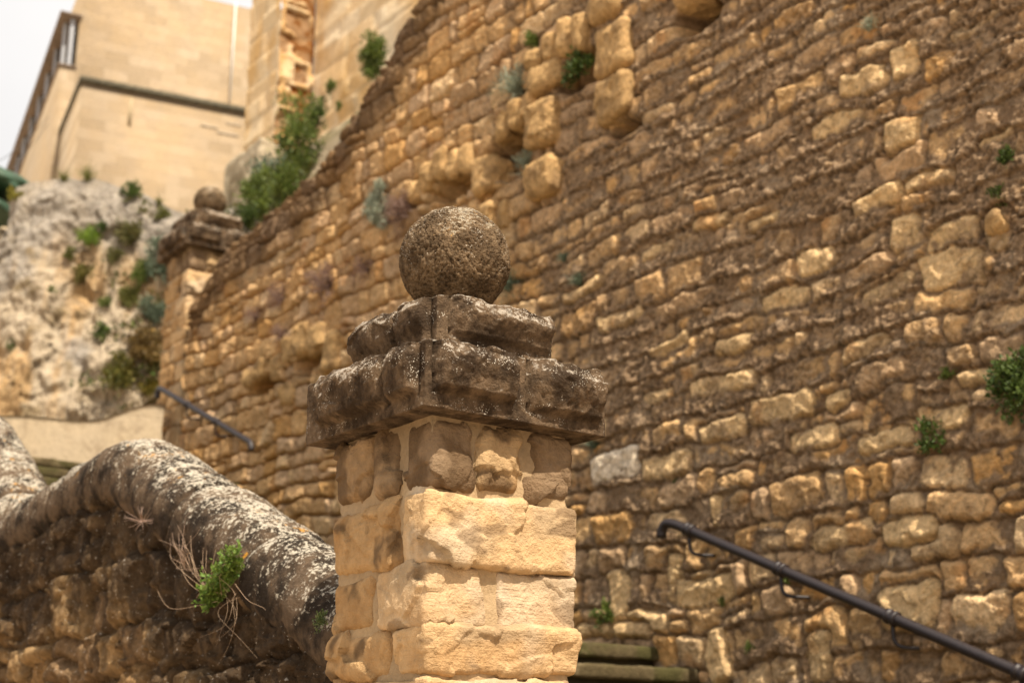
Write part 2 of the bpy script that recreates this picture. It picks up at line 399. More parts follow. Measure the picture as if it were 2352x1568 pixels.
# ================================================================== LARGE STRUCTURE
def thing_ct(name, c, t, z, label, cat, group=None):
    o = empty(name, ct2w((c, t, z)), TH, label, cat, group); o['_o'] = (c, t, z); return o
def mesh_ct(name, V, F, mat, parent, col=None, smooth=True):
    o0 = np.array(parent['_o'])
    return mesh(name, V - o0, F, mat, parent, col, smooth)

# ---- ground
M_ground = plain('pale_gravel_ground', (0.42, 0.33, 0.23), 0.95, 0, 6, 0.35, 0.02)
g = np.linspace(-1, 1, 61); gx, gy = np.meshgrid(g, g, indexing='ij')
Vg = np.stack([np.sign(gx) * np.abs(gx) ** 2.5 * 600, np.sign(gy) * np.abs(gy) ** 2.5 * 600, np.zeros_like(gx)], -1).reshape(-1, 3)
tag(mesh('ground', Vg, gridF(61, 61), M_ground), kind='structure')

CW = 6.2                                        # plane of the big wall
# ---- big retaining wall ------------------------------------------------
top_px = [(1010, -40), (990, 0), (930, 95), (880, 190), (830, 275), (770, 370), (700, 440), (620, 508), (540, 572), (490, 650), (446, 725)]
tp = np.array([hit_c(u, v, CW + 0.05) for u, v in top_px]); T_END = 13.78
top_t = np.concatenate([[-3, 2, 6, 8.2], tp[:, 1]]); top_z = np.concatenate([[8.9, 9.2, 9.1, 8.75], tp[:, 2]])
def ztop(t): return np.interp(t, top_t, top_z)
STEP_R, STEP_G, T_L1, Z_L1, T_F2 = 0.147, 0.318, 6.577, 2.29, 8.6
def zstair(t):
    return np.where(t < T_L1, Z_L1 - (T_L1 - t) * STEP_R / STEP_G, np.where(t < T_F2, Z_L1, Z_L1 + (np.minimum(t, 14.0) - T_F2) * STEP_R / STEP_G))

wall = thing_ct('retaining_wall', CW, 8.0, 0, 'towering rubble stone wall of ochre blocks and dark mortar beside the stairs', 'wall')
tt = [2.1]
while tt[-1] < T_END: tt.append(tt[-1] + 0.00125 * (3.8 + 0.79 * tt[-1]))
tt = np.array(tt); tt = np.concatenate([np.linspace(-3, 2.1, 60)[:-1], tt]); tt[-1] = T_END
NF = 470
zbv = np.maximum(zstair(tt) - 0.1, 1.8); zf = np.minimum(ztop(tt), 5.45 + (tt - 3.65) * 0.455 + 0.35)
rows = [np.zeros_like(tt)] + [zbv * k / 6 for k in range(1, 6)] + [zbv + (zf - zbv) * k / (NF - 1) for k in range(NF)]
zt = ztop(tt)
rows += [zf + (zt - zf) * k / 12 for k in range(1, 13)]
ZR = np.stack(rows, 1); TR_ = np.repeat(tt[:, None], ZR.shape[1], 1)
sv, zv = TR_.ravel(), ZR.ravel()
# stones of the photograph that stand out: pixel boxes turned into boxes on the wall
feat_px = [(1365,1020,1475,1120),(1632,1417,1681,1555),(1864,1447,1923,1580),(1639,1131,1669,1220),(1405,1308,1454,1451),(1538,1254,1577,1372),(2026,1338,2160,1461),
 (2045,480,2128,600),(2055,90,2122,200),(2268,470,2340,585),(2110,925,2240,1010),(1975,985,2100,1055),(2118,560,2272,690),(1985,636,2112,720),(2135,492,2262,596),
 (1755,645,1875,730),(1945,770,2062,850),(1590,840,1748,925),(1725,880,1878,980),(1868,255,2000,345),(1935,150,2052,250),(2185,20,2315,105),(2036,255,2124,360),
 (2078,372,2205,455),(1968,410,2075,505),(1838,545,1925,640),(1615,945,1722,1020),(1828,965,1932,1050),(1478,1025,1592,1108),(1875,1190,2012,1268),(2030,1185,2172,1262),
 (1560,1305,1692,1378),(1448,1388,1545,1455),(2200,845,2310,905),(1900,890,1960,950),(1650,770,1740,830),(2250,300,2345,370),(1330,1430,1412,1476),(1420,1425,1505,1476),
 (1600,480,1690,545),(1480,560,1560,620),(1380,700,1480,770),(1300,640,1390,690),(1500,770,1590,830),(1720,480,1800,540),(1480,880,1560,940)]
feats = []
for (a, b, c_, d_) in feat_px:
    uc, vc = (a + c_) / 2, (b + d_) / 2; slope = (1752 - vc) / (uc + 1400)
    t1 = hit_c(a, vc, CW)[1]; t0 = hit_c(c_, vc, CW)[1]; hpx = max((d_ - b) - slope * (c_ - a) * 0.8, 34)
    zc = hit_c(uc, vc, CW)[2]; hz = abs(hit_c(uc, vc - hpx / 2, CW)[2] - zc); feats.append((t0, t1, zc - hz, zc + hz))
h, d, ident, nid, P2 = rubble(sv, zv, 0, 9.5, -3, T_END, lambda z: 0.195 if z < 3.0 else 0.175, (0.18, 0.42), 5, feats, (0.05, 0.012), 0.06, 0.045, (0.022, 0.062))
lzw = rubble.lz
isf = ident >= nid - len(feats)
rg = np.random.RandomState(3)
# mortar: nearly flush and crusty on the near half of the wall, sunk between the stones on the far half
near = sstep(9.4, 6.6, sv + 0.5 * fbm(P2 * 0.8, 2, 31)); high = sstep(2.6, 3.8, zv - 0.1 * (6 - sv) + 0.6 * fbm(P2 * 0.7, 2, 33))
big = fbm(P2 * 1.7, 3, 41); crust = fbm(P2 * 19, 5, 43, 0.62); crust2 = fbm(P2 * 6.5, 3, 47)
mlev = -0.012 + 0.030 * near + 0.016 * near * high + 0.045 * big * (0.4 + 0.6 * near) + 0.045 * crust2 * near - np.where(isf, 0.02, 0)
mlev = mlev + near * 0.022 * np.clip(-lzw + 0.1, 0, 1)          # mortar level rises towards each stone's lower part, darkening it there
mort = mlev + 0.032 * crust
fcw = facet(P2 * 10 + 0.3 * fbm(P2 * 12, 2, 52)[:, None], 53)
stone = h + 0.013 * fcw + 0.024 * fbm(P2 * 8, 4, 51) + 0.014 * crust + np.where(isf, 0.012, 0)
# small arches of old relieving vaults: hollows under upright stones
hollow = np.zeros(len(sv), np.float32)
for (u, v, wu, wv) in [(1345, 168, 46, 34), (1180, 348, 40, 44), (1048, 430, 44, 28), (716, 836, 24, 22), (618, 882, 26, 18), (1612, 42, 44, 32), (1440, 300, 30, 16)]:
    c_, t_, z_ = hit_c(u, v, CW); rt = abs(hit_c(u + wu, v, CW)[1] - t_); rz = abs(hit_c(u, v - wv, CW)[2] - z_)
    q = np.hypot((sv - t_) / rt, (zv - z_) / rz) / 1.25 + 0.35 * fbm(P2 * 7, 2, 57); hollow = np.maximum(hollow, sstep(1.15, 0.7, q))
hh = np.maximum(stone, mort)
mm = sstep(-0.006, 0.010, stone - mort)
deep = sstep(0.012, 0.0, d) * 0.05 * (1 - 0.8 * near)
hh = hh - deep - 0.42 * hollow
dtop = ztop(sv) - zv
crusty = sstep(0.75, 0.2, dtop + 0.35 * fbm(P2 * 2.2, 3, 61))
hh += crusty * 0.03 * crust
# colours (albedo only)
pal = np.array([[.62,.385,.18],[.64,.41,.205],[.58,.38,.21],[.66,.455,.25],[.57,.33,.13],[.54,.365,.215],[.64,.405,.19],[.61,.39,.19]], np.float32)
tint = pal[rg.randint(0, len(pal), nid)] * rg.uniform(0.9, 1.22, (nid, 1))
fi = np.arange(nid - len(feats), nid); tint[fi] = np.array([.74,.51,.265]) * rg.uniform(0.88, 1.12, (len(feats), 1)); tint[fi[0]] = (.88, .73, .55)
sc = tint[ident].astype(np.float32)
greyz = sstep(0.05, 0.35, fbm(P2 * 0.75, 2, 71)) * 0.4
sc = mixc(sc, [.38, .26, .165], greyz * (~isf))
sc = mixc(sc, [.16, .095, .045], sstep(0.10, 0.34, crust + 0.5 * crust2) * (0.25 + 0.35 * near))
sc = mixc(sc, [.50, .22, .06], sstep(0.18, 0.4, fbm(P2 * 3.1, 3, 73)) * 0.45)
mc = mixc(np.broadcast_to(np.float32([.255, .168, .10]), sc.shape), [.36, .265, .175], sstep(-0.05, 0.3, fbm(P2 * 3.3, 4, 77)))
mc = mixc(mc, [.26, .165, .085], (1 - near) * 0.5)
mc = mixc(mc, [.10, .062, .034], sstep(0.05, 0.3, crust) * 0.6)
col = sc * mm[:, None] + mc * (1 - mm[:, None])
# granular dark crust (dirt and lichen) on the near half; mask rises at joints and towards each stone's lower part
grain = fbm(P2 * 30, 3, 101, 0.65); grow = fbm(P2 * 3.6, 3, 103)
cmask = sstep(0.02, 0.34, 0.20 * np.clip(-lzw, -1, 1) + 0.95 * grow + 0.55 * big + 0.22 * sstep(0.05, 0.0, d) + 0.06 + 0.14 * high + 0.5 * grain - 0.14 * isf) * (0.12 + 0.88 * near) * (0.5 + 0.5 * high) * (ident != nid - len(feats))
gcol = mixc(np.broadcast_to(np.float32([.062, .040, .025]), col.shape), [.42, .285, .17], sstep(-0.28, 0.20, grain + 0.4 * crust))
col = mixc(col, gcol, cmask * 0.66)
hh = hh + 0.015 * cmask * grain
col = mixc(col, [.105, .066, .042], crusty * 0.78)
nr = ZR.shape[1]
print('HH', hh.mean())
V = np.stack([CW - hh, sv, zv], 1)
# top edge and rear of the wall
tops = []
for off, dz in ((0.10, 0.02), (0.25, 0.03), (0.45, 0.0), (0.60, -0.06)):
    j = fbm(np.stack([tt * 5, np.full_like(tt, off * 9), np.zeros_like(tt)], 1), 3, 81)
    tops.append(np.stack([np.full_like(tt, CW + off), tt, zt + dz + 0.06 * j], 1))
tops.append(np.stack([np.full_like(tt, CW + 0.62), tt, np.zeros_like(tt)], 1))
nt_ = len(tops); n0 = len(sv)
Vt = np.stack(tops, 1).reshape(-1, 3); V = np.concatenate([V, Vt])
Fw = gridF(len(tt), nr, True)
Ft = gridF(len(tt), nt_, True) + n0
i = np.arange(len(tt) - 1); a = i * nr + nr - 1; b = n0 + i * nt_
Fs = np.stack([a, b, b + nt_, a + nr], 1)
colt = np.broadcast_to(np.float32([.105, .07, .045]), (len(Vt), 3))
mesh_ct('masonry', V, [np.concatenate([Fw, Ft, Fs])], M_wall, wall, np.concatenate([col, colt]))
# projecting stones of the little arches
proj_px = [(1426, 232, 96, 122, .13), (1424, 118, 96, 150, .12), (1404, 18, 92, 84, .13), (1268, 180, 80, 88, .12), (1264, 292, 84, 146, .14), (1266, 416, 84, 112, .15),
           (1352, 84, 44, 116, .13), (1312, 92, 44, 120, .12), (1276, 112, 42, 96, .11), (1240, 148, 44, 70, .10), (1232, 246, 32, 88, .12), (1202, 272, 34, 92, .12), (1172, 296, 34, 84, .11),
           (1126, 410, 58, 116, .13), (1088, 372, 38, 92, .12), (1058, 378, 38, 92, .11), (1026, 384, 36, 98, .11), (996, 412, 36, 84, .10), (1128, 508, 58, 92, .10), (1170, 500, 34, 90, .08),
           (966, 448, 38, 66, .09), (742, 780, 40, 96, .12), (706, 782, 38, 96, .11), (672, 800, 34, 88, .10), (776, 812, 40, 108, .11), (644, 846, 34, 76, .09), (608, 846, 32, 66, .08), (580, 868, 28, 60, .07), (668, 906, 40, 60, .08), (744, 896, 42, 76, .09), (1610, 8, 70, 40, .14), (2300, 520, 62, 76, .10)]
for k, (u, v, wu, wv, pr) in enumerate(proj_px):
    c_, t_, z_ = hit_c(u, v, CW); ht = abs(hit_c(u + wu / 2, v, CW)[1] - hit_c(u - wu / 2, v, CW)[1]) / 2; hz = abs(hit_c(u, v - wv / 2, CW)[2] - hit_c(u, v + wv / 2, CW)[2]) / 2
    hc = pr / 2 + 0.09
    ht *= 0.86; hz *= 0.80
    Vb, Fb, nn, Q = rough_block(hc, ht * 0.97, hz * 0.97, 300 + k, min(0.07, ht * 0.75), 0.014, 0.020, 6, 0.03, famp=1.0)
    base = np.float32([.55, .35, .16]) * (0.84 + 0.28 * rg.rand())
    cb = mixc(np.broadcast_to(base, Vb.shape), [.22, .14, .075], sstep(0.05, 0.35, fbm(Q * 6, 3, 5)) * 0.6)
    mesh_ct('projecting_stone', Vb + np.array([CW - pr + hc, t_, z_]), Fb, M_wall, wall, cb)

# ---- stone stairs ------------------------------------------------------
stairs = thing_ct('stone_staircase', 4.5, 6.5, 0, 'mossy worn stone steps climbing between the pillar and the tall wall', 'stairs')
def step_mesh(t0, zt_, depth, seed, name='step'):
    c0, c1 = 2.86, 6.24
    Va, Fa, n_, Q = rough_block((c1 - c0) / 2, depth / 2 + 0.03, 0.042, seed, 0.018, 0.022, 0.008, 6, 0.006)
    Va = Va + np.array([(c0 + c1) / 2, t0 + depth / 2 - 0.015, zt_ - 0.042])
    ca = mixc(np.broadcast_to(np.float32([.095, .072, .038]), Va.shape), [.060, .055, .020], sstep(-0.15, 0.22, fbm(Q * 3.5, 3, 3)) * 0.85)
    ca = mixc(ca, [.22, .17, .10], sstep(0.12, 0.35, fbm(Q * 6, 3, 9)) * 0.5)
    Vb, Fb, n_, Q = rough_block((c1 - c0) / 2, depth / 2, 0.05, seed + 1, 0.012, 0.035, 0.006, 6, 0.004)
    Vb = Vb + np.array([(c0 + c1) / 2, t0 + depth / 2 + 0.02, zt_ - 0.13])
    Vj, Fj, Cj = join([(Va, Fa, ca), (Vb, Fb, (.075, .06, .035))])
    mesh_ct(name, Vj, Fj, M_step, stairs, Cj)
for k in range(1, 16): step_mesh(T_L1 - STEP_G * k, Z_L1 - STEP_R * k, STEP_G, 700 + 2 * k)
step_mesh(T_L1, Z_L1, T_F2 - T_L1 + 0.1, 740, 'landing')
for k in range(12): step_mesh(T_F2 + STEP_G * k, Z_L1 + STEP_R * (k + 1), STEP_G, 760 + 2 * k)
ZL2 = Z_L1 + STEP_R * 12; TL2 = T_F2 + STEP_G * 12
step_mesh(TL2, ZL2 + STEP_R, 2.2, 790, 'landing')
prof = [(T_L1 - STEP_G * 15, 0), (T_L1, Z_L1 - 0.2), (T_F2, Z_L1 - 0.2), (TL2, ZL2 - 0.1), (TL2 + 2.2, ZL2 - 0.1), (TL2 + 2.2, 0)]
Vs = np.array([[c_, t_, z_] for c_ in (2.9, 6.2) for t_, z_ in prof]); np_ = len(prof)
i = np.arange(np_); Fq = np.stack([i, (i + 1) % np_, (i + 1) % np_ + np_, i + np_], 1)
mesh_ct('stair_core', Vs, [Fq], M_step, stairs, np.full((len(Vs), 3), 0.12), False)

# ---- parapet with rounded coping --------------------------------------
CP = 2.70
seam = hit_c(395, 1190, CP - 0.2)[1]
path = np.array([(3.80, 1.985), (4.66, 2.354), (6.36, 3.09), (6.55, 3.10), (7.86, 2.99), (8.08, 3.09), (8.88, 3.64), (10.5, 4.46), (13.9, 6.1)])
pt = np.linspace(3.80, 13.9, 1200); pz = np.interp(pt, path[:, 0], path[:, 1])
kern = np.hanning(35); kern /= kern.sum(); pz = np.convolve(np.pad(pz, 17, 'reflect', reflect_type='odd'), kern, 'valid')
par = thing_ct('parapet_wall', CP, 6.5, 0, 'dark lichen-stained parapet wall with a rounded coping rising from the front pillar', 'parapet')
def cop_z(t): return np.interp(t, pt, pz)
tv = np.concatenate([np.arange(3.82, 9.0, 0.0105), np.linspace(9.0, 13.9, 90)])
nzr = 150
ztp = cop_z(tv) - 0.20; zlo = np.maximum(ztp - 1.55, 1.55) * (tv < 9.0) + (ztp - 1.6) * (tv >= 9.0); zlo = np.minimum(zlo, ztp - 0.2)
Zp = np.concatenate([np.zeros((len(tv), 1)), (zlo * 0.5)[:, None], zlo[:, None] + (ztp - zlo)[:, None] * np.linspace(0, 1, nzr)[None]], 1); nrp = Zp.shape[1]
s2 = np.repeat(tv[:, None], nrp, 1).ravel(); z2 = Zp.ravel()
h, d, ident, nid, P2 = rubble(s2, z2, 0, 6, 3.5, 14, 0.25, (0.2, 0.44), 23, (), (0.06, 0.026), 0.15, 0.045, (0.035, 0.085))
cr = fbm(P2 * 16, 5, 5, 0.62); c2 = fbm(P2 * 5, 3, 8)
fc_ = facet(np.stack([s2, z2, 0 * s2], 1) * 7.5 + 0.35 * fbm(P2 * 9, 2, 66)[:, None], 67)
stone = h + 0.05 * fbm(P2 * 5.5, 5, 51, 0.55) + 0.034 * fc_ + 0.026 * cr; mort = 0.002 + 0.03 * c2 + 0.035 * cr
mm = sstep(-0.008, 0.014, stone - mort); hp = np.maximum(stone, mort) * 0.9
pal = np.array([[.30,.18,.08],[.25,.155,.075],[.36,.23,.11],[.22,.14,.075]], np.float32)
sc = pal[rg.randint(0, 4, nid)][ident] * rg.uniform(0.8, 1.15, nid)[ident][:, None]
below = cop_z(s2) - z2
dark = sstep(1.12, 0.55, below + 0.55 * fbm(P2 * np.array([3.2, 0.9, 1]), 3, 91) + 0.28 * c2)      # rain-washed black crust below the coping, with the coping's shade painted in
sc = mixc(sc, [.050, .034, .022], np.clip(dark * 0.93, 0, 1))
streak = fbm(P2 * np.array([14, 1.6, 1]), 3, 95)
sc = mixc(sc, [.04, .028, .02], sstep(0.05, 0.3, streak) * 0.55)
sc = mixc(sc, [.20, .13, .07], sstep(0.14, 0.36, fbm(P2 * 8, 3, 97)) * 0.5)
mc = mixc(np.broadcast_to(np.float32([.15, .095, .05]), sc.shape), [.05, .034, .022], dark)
colp = sc * mm[:, None] + mc * (1 - mm[:, None])
Vf = np.stack([CP - 0.135 - hp, s2, z2], 1)
Vr = np.stack([np.repeat([CP + 0.17], len(tv) * 2), np.repeat(tv, 2), np.stack([np.zeros(len(tv)), ztp], 1).ravel()], 1)
Vj, Fj, Cj = join([(Vf, gridF(len(tv), nrp, True), colp), (Vr, gridF(len(tv), 2), (.3, .2, .1))])
mesh_ct('masonry', Vj, Fj, M_par, par, Cj)
joints = [3.80, 4.95, seam, 7.15, 8.12, 9.3, 10.6, 12.2, 13.9]
NR = 72
for k in range(len(joints) - 1):
    a, b_ = joints[k] + 0.003, joints[k + 1] - 0.003
    ts = np.linspace(a, b_, int((b_ - a) / (0.012 if b_ < 9 else 0.03)) + 2); zs = cop_z(ts); tz = np.gradient(zs, ts); ln = np.hypot(1, tz)
    ang = np.linspace(0, 2 * np.pi, NR, endpoint=False)
    ex = np.sign(np.cos(ang)) * np.abs(np.cos(ang)) ** 0.86 * 0.218; ez = np.where(np.sin(ang) > 0, np.sin(ang) * 0.19, np.sign(np.sin(ang)) * np.abs(np.sin(ang)) ** 0.75 * 0.155)
    e = np.minimum(ts - a, b_ - ts); sc_ = 1 - 0.09 * np.exp(-e / 0.012) - 0.02 * np.exp(-e / 0.06)
    cz = zs - 0.19
    CC = CP + ex[None] * sc_[:, None]; off = ez[None] * sc_[:, None]
    TT = ts[:, None] - (tz / ln)[:, None] * off; ZZ = cz[:, None] + (1 / ln)[:, None] * off
    Vc = np.stack([CC, TT, ZZ], -1).reshape(-1, 3)
    nx = np.stack([np.broadcast_to(np.cos(ang), CC.shape), np.zeros_like(CC), np.broadcast_to(np.sin(ang), CC.shape)], -1).reshape(-1, 3)
    dsp = 0.030 * fbm(Vc * 3.2, 3, 7 + k) + 0.012 * fbm(Vc * 11, 3, 17) + 0.007 * fbm(Vc * 38, 3, 27)
    Vc = Vc + nx * dsp[:, None]
    n_ = len(ts); i = np.arange(n_ - 1)[:, None] * NR; j = np.arange(NR)[None]; j2 = (j + 1) % NR
    Fc = np.stack([i + j, i + j2, i + NR + j2, i + NR + j], -1).reshape(-1, 4)
    m1, m2 = Vc[:NR].mean(0), Vc[-NR:].mean(0); Vc = np.concatenate([Vc, [m1, m2]]); q = np.arange(NR); q2 = (q + 1) % NR
    Ft1 = np.stack([np.full(NR, n_ * NR), q2, q], 1); Ft2 = np.stack([np.full(NR, n_ * NR + 1), (n_ - 1) * NR + q, (n_ - 1) * NR + q2], 1)
    mesh_ct('coping_stone', Vc, [Fc, Ft1, Ft2], M_coping, par)

# ---- pillars with ball finials ----------------------------------------
A_, C0_, T0_ = 0.53, 2.250, 3.315
HA = A_ / 2
pillar = empty('stone_pillar', ct2w((C0_ + HA, T0_ + HA, 0)), TH, 'sharp foreground pillar of pale sandstone blocks topped by a dark pitted stone ball', 'pillar', 'ball-topped gate pillars')
def vz(v):      # height on the near corner of the shaft for a photo row
    d_ = ray(985, v); return EYE[2] + d_[2] * 4.0 / d_[1]
core_res = 0.012
V, F = cube_grid(HA - 0.016, HA - 0.016, 1.29, core_res)
V = V + [0, 0, 1.29]
sidex = np.abs(np.abs(V[:, 0]) - (HA - 0.016)) < 1e-4; sidey = np.abs(np.abs(V[:, 1]) - (HA - 0.016)) < 1e-4
nn = np.stack([sidex * np.sign(V[:, 0]), sidey * np.sign(V[:, 1]), np.zeros(len(V))], 1)
dd = 0.001 + 0.013 * fbm(V * 7, 3, 4) + 0.008 * fbm(V * 30, 3, 5)
pale = sstep(-0.1, 0.25, fbm(V * 3, 3, 6)); cm_ = mixc(np.broadcast_to(np.float32([.42, .30, .175]), V.shape), [.62, .53, .41], pale * sstep(2.18, 2.30, V[:, 2]))
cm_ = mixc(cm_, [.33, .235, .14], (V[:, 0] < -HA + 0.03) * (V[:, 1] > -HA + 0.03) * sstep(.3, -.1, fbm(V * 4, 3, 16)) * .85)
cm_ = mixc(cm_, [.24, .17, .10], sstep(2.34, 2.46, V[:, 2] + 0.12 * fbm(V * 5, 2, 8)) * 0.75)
shaft = mesh('shaft', V + nn * dd[:, None], F, M_mortar, pillar, cm_)
crs = [(vz(1112), 2.56, 'A'), (vz(1284), vz(1128), 'B'), (vz(1426), vz(1290), 'C'), (vz(1541), vz(1433), 'D'), (vz(1640), vz(1552), 'E')]
lay = {'A': [(0, .155, 0, .155, 1, 'd'), (.18, .34, 0, .14, 4, 'd2'), (.36, .53, 0, .2, 0, 'd'), (0, .14, .175, .30, -2, 'd3'), (0, .2, .315, .53, 4, 'd4')],
       'B': [(-.008, .536, -.006, .135, 2, 'l'), (0, .2, .155, .53, 0, 'k')],
       'C': [(0, .19, 0, .265, 2, 'l2'), (.24, .53, 0, .2, -1, 'p'), (0, .2, .285, .53, 6, 'k2')],
       'D': [(0, .54, -.004, .165, 2, 'l'), (0, .2, .20, .532, 4, 'k')],
       'E': [(0, .48, 0, .30, 4, 'l'), (0, .2, .32, .53, 3, 'k')]}
zc = crs[-1][0] - 0.012; kk = 0
while zc > 0.02:
    hz_ = 0.17 + 0.03 * ((kk * 7) % 5) / 5; z0_ = max(zc - hz_, 0.0); nm = 'F%d' % kk
    lay[nm] = [(0, .54, 0, .16, 2, 'l'), (0, .2, .19, .53, 2, 'k')] if kk % 2 else [(0, .2, 0, .3, 2, 'l'), (.24, .53, 0, .2, 2, 'p'), (0, .2, .32, .53, 2, 'k')]
    crs.append((z0_, zc, nm)); zc = z0_ - 0.014; kk += 1
tints = {'l': (.56, .375, .20), 'l2': (.56, .39, .225), 'p': (.56, .41, .265), 'k': (.43, .275, .135), 'k2': (.46, .295, .145), 'd4': (.33, .215, .115), 'd': (.235, .16, .097), 'd2': (.46, .31, .165), 'd3': (.31, .21, .12)}
sd_ = 900
for (zl, zh, nm) in crs:
    items = list(lay[nm]) + [(.34, .53, .2, .36, 0, 'k'), (.3, .53, .38, .53, 0, 'k'), (.02, .28, .46, .53, -3, 'k')]
    for (x0, x1, y0, y1, pr, tn) in items:
        sd_ += 1; vis = zh > vz(1600)
        hid = tn == 'k' and x0 > 0.01
        p_ = pr * 0.001
        xx0 = x0 - (p_ if x0 < 0.03 else 0); yy0 = y0 - (p_ if y0 < 0.03 else 0)
        hx, hy, hz = (x1 - xx0) / 2 + .003, (y1 - yy0) / 2 + .003, (zh - zl) / 2 + .003
        big_ = tn in ('l', 'l2', 'p')
        Vb, Fb, n_, Q = rough_block(hx, hy, hz, sd_, 0.017 if big_ else min(0.036, hz * .5), 0.0055 if vis and not hid else 0.03, 0.016 if big_ else 0.021, 7.0, 0.013, strat=0.0012 if big_ else 0.0006, famp=1.0, fine=0.30, clipd=-0.003)
        bc = np.broadcast_to(np.float32(tints[tn]) * np.float32(0.93 + 0.14 * ((sd_ * 37) % 11) / 11), Vb.shape)
        bc = mixc(bc, np.float32(tints[tn]) * np.float32([.72, .62, .5]), sstep(0.0, 0.3, fbm(Q * 4, 3, 2)) * 0.6)
        if tn in ('k', 'k2', 'd', 'd2', 'd3', 'd4'):
            bc = mixc(bc, [.13, .082, .045], sstep(0.06, 0.22, fbm(Q * 5.5, 4, 3) + (0.12 if tn[0] == 'd' else 0)) * 0.85)
        else:
            bc = mixc(bc, [.60, .51, .39], sstep(0.12, 0.35, fbm(Q * 3.7, 3, 13)) * 0.4)
            bc = mixc(bc, [.33, .255, .17], sstep(0.0, 0.25, fbm(Q * np.array([3, 3, 5]) + 9, 3, 33)) * 0.5)
            bc = mixc(bc, [.16, .10, .055], sstep(0.22, 0.30, fbm(Q * np.array([5, 5, 11]), 4, 23)) * 0.6)
        mesh('stone_block', Vb + np.array([(xx0 + x1) / 2 - HA, (yy0 + y1) / 2 - HA, (zl + zh) / 2]), Fb, M_block, shaft, bc)

def cap(half, z0, z1, left, right, seed, lip=0.0, res=0.0045, rough=0.006):
    """rock-faced cap slab: flat drafted margins at the corners, bulging bosses between them"""
    hz = (z1 - z0) / 2; V, F = cube_grid(half, half, hz, res); V0 = V.copy(); Q = V + seed
    wob = np.stack([fbm(Q * 16, 3, seed), fbm(Q * 16 + 5, 3, seed + 1)], 1) * 0.012
    fac = facet(Q * 8.5 + 1.5 * wob[:, :1], seed + 2) * 0.75 + facet(Q * 21, seed + 3) * 0.16 + fbm(Q * 30, 4, seed + 4, 0.6) * 0.30
    zr = (V0[:, 2] + hz) / (2 * hz)
    fine_ = 0.003 * fbm(Q * 48, 3, seed + 21, 0.65) + 0.0025 * facet(Q * 42, seed + 22)
    for ax, sgn, bosses in ((0, -1, left), (1, -1, right), (0, 1, [(.05, .95, .1, 1.2, .03, 0)]), (1, 1, [(.05, .95, .1, 1.2, .03, 0)])):
        on = np.abs(V0[:, ax] - sgn * half) < 1e-5
        s = (V0[:, 1 - ax] / half + 1) / 2 + wob[:, 0]; z_ = zr + wob[:, 1] * 2.0
        D = np.zeros(len(V))
        for (s0, s1, zb, zt_, amp, under) in bosses:
            m = sstep(s0 - 0.003, s0 + 0.016, s) * sstep(s1 + 0.003, s1 - 0.016, s) * sstep(zb, zb + 0.10, z_) * sstep(zt_ + 0.02, zt_ - 0.06, z_)
            vert = (1.0 - 0.55 * sstep(0.72, 1.02, zr + 0.6 * wob[:, 1])) - under * sstep(zb + 0.5, zb + 0.05, z_)
            gz = sstep(zb - 0.02, zb + 0.02, z_)
            D -= 0.014 * gz * np.maximum(sstep(s0 - 0.016, s0 - 0.006, s) * sstep(s0 + 0.006, s0 - 0.002, s), sstep(s1 + 0.016, s1 + 0.006, s) * sstep(s1 - 0.006, s1 + 0.002, s))
            D = np.where(m > 0.02, np.maximum(D, m * vert * amp * np.clip(0.9 + 0.30 * fac, 0.45, 1.5) + m * vert * amp * 0.25 * np.sin(np.clip((s - s0) / (s1 - s0), 0, 1) * np.pi)), D)
        D += rough * 0.45 * fbm(Q * 14, 3, seed + 6) + fine_ * np.where(D > 0.01, 1.0, 0.45)
        V[:, ax] += on * sgn * D
    topm = np.abs(V0[:, 2] - hz) < 1e-5; edge = np.maximum(np.abs(V0[:, 0]), np.abs(V0[:, 1])) / half
    dz = 0.007 * fbm(Q * 9, 3, seed + 7) - 0.016 * sstep(0.86, 1.0, edge) * (0.6 + 1.2 * fbm(Q * 12, 2, seed + 8)) - 0.012 * edge ** 2
    V[:, 2] += dz * zr ** 2
    V[:, 2] += (z0 + z1) / 2
    return V, F
V, F = cap(HA + 0.072, 2.568, 2.788, [(.05, .27, .17, 1.3, .046, .3), (.29, .86, .16, 1.3, .050, .25)], [(.05, .47, .20, 1.3, .050, .35), (.555, .97, .16, 1.3, .050, .5)], 31)
mesh('lower_cap', V, F, M_cap, pillar)
V, F = cap(HA - 0.046, 2.774, 2.975, [(.075, .43, .12, 1.3, .046, .55), (.46, 1.02, .05, 1.3, .046, .8)], [(.115, .985, .30, 1.3, .045, .6)], 57)
mesh('upper_cap', V, F, M_cap, pillar)
V, F = cube_grid(1, 1, 1, 2 / 74); V = V / np.linalg.norm(V, axis=1, keepdims=True); BR = 0.181
dd = 0.006 * fbm(V * 3, 3, 3) + 0.0055 * fbm(V * 11, 4, 4, 0.6) - 0.007 * sstep(0.1, 0.35, fbm(V * 17, 3, 5)) - 0.004 * sstep(0.1, 0.3, fbm(V * 30, 2, 6))
mesh('ball_finial', V * (BR + dd)[:, None] + np.array([0.0, 0.004, 3.165]), F, M_ball, pillar)

def copy_tree(o, parent=None):
    c = o.copy(); S.collection.objects.link(c)
    if parent: c.parent = parent
    for ch in o.children: copy_tree(ch, c)
    return c
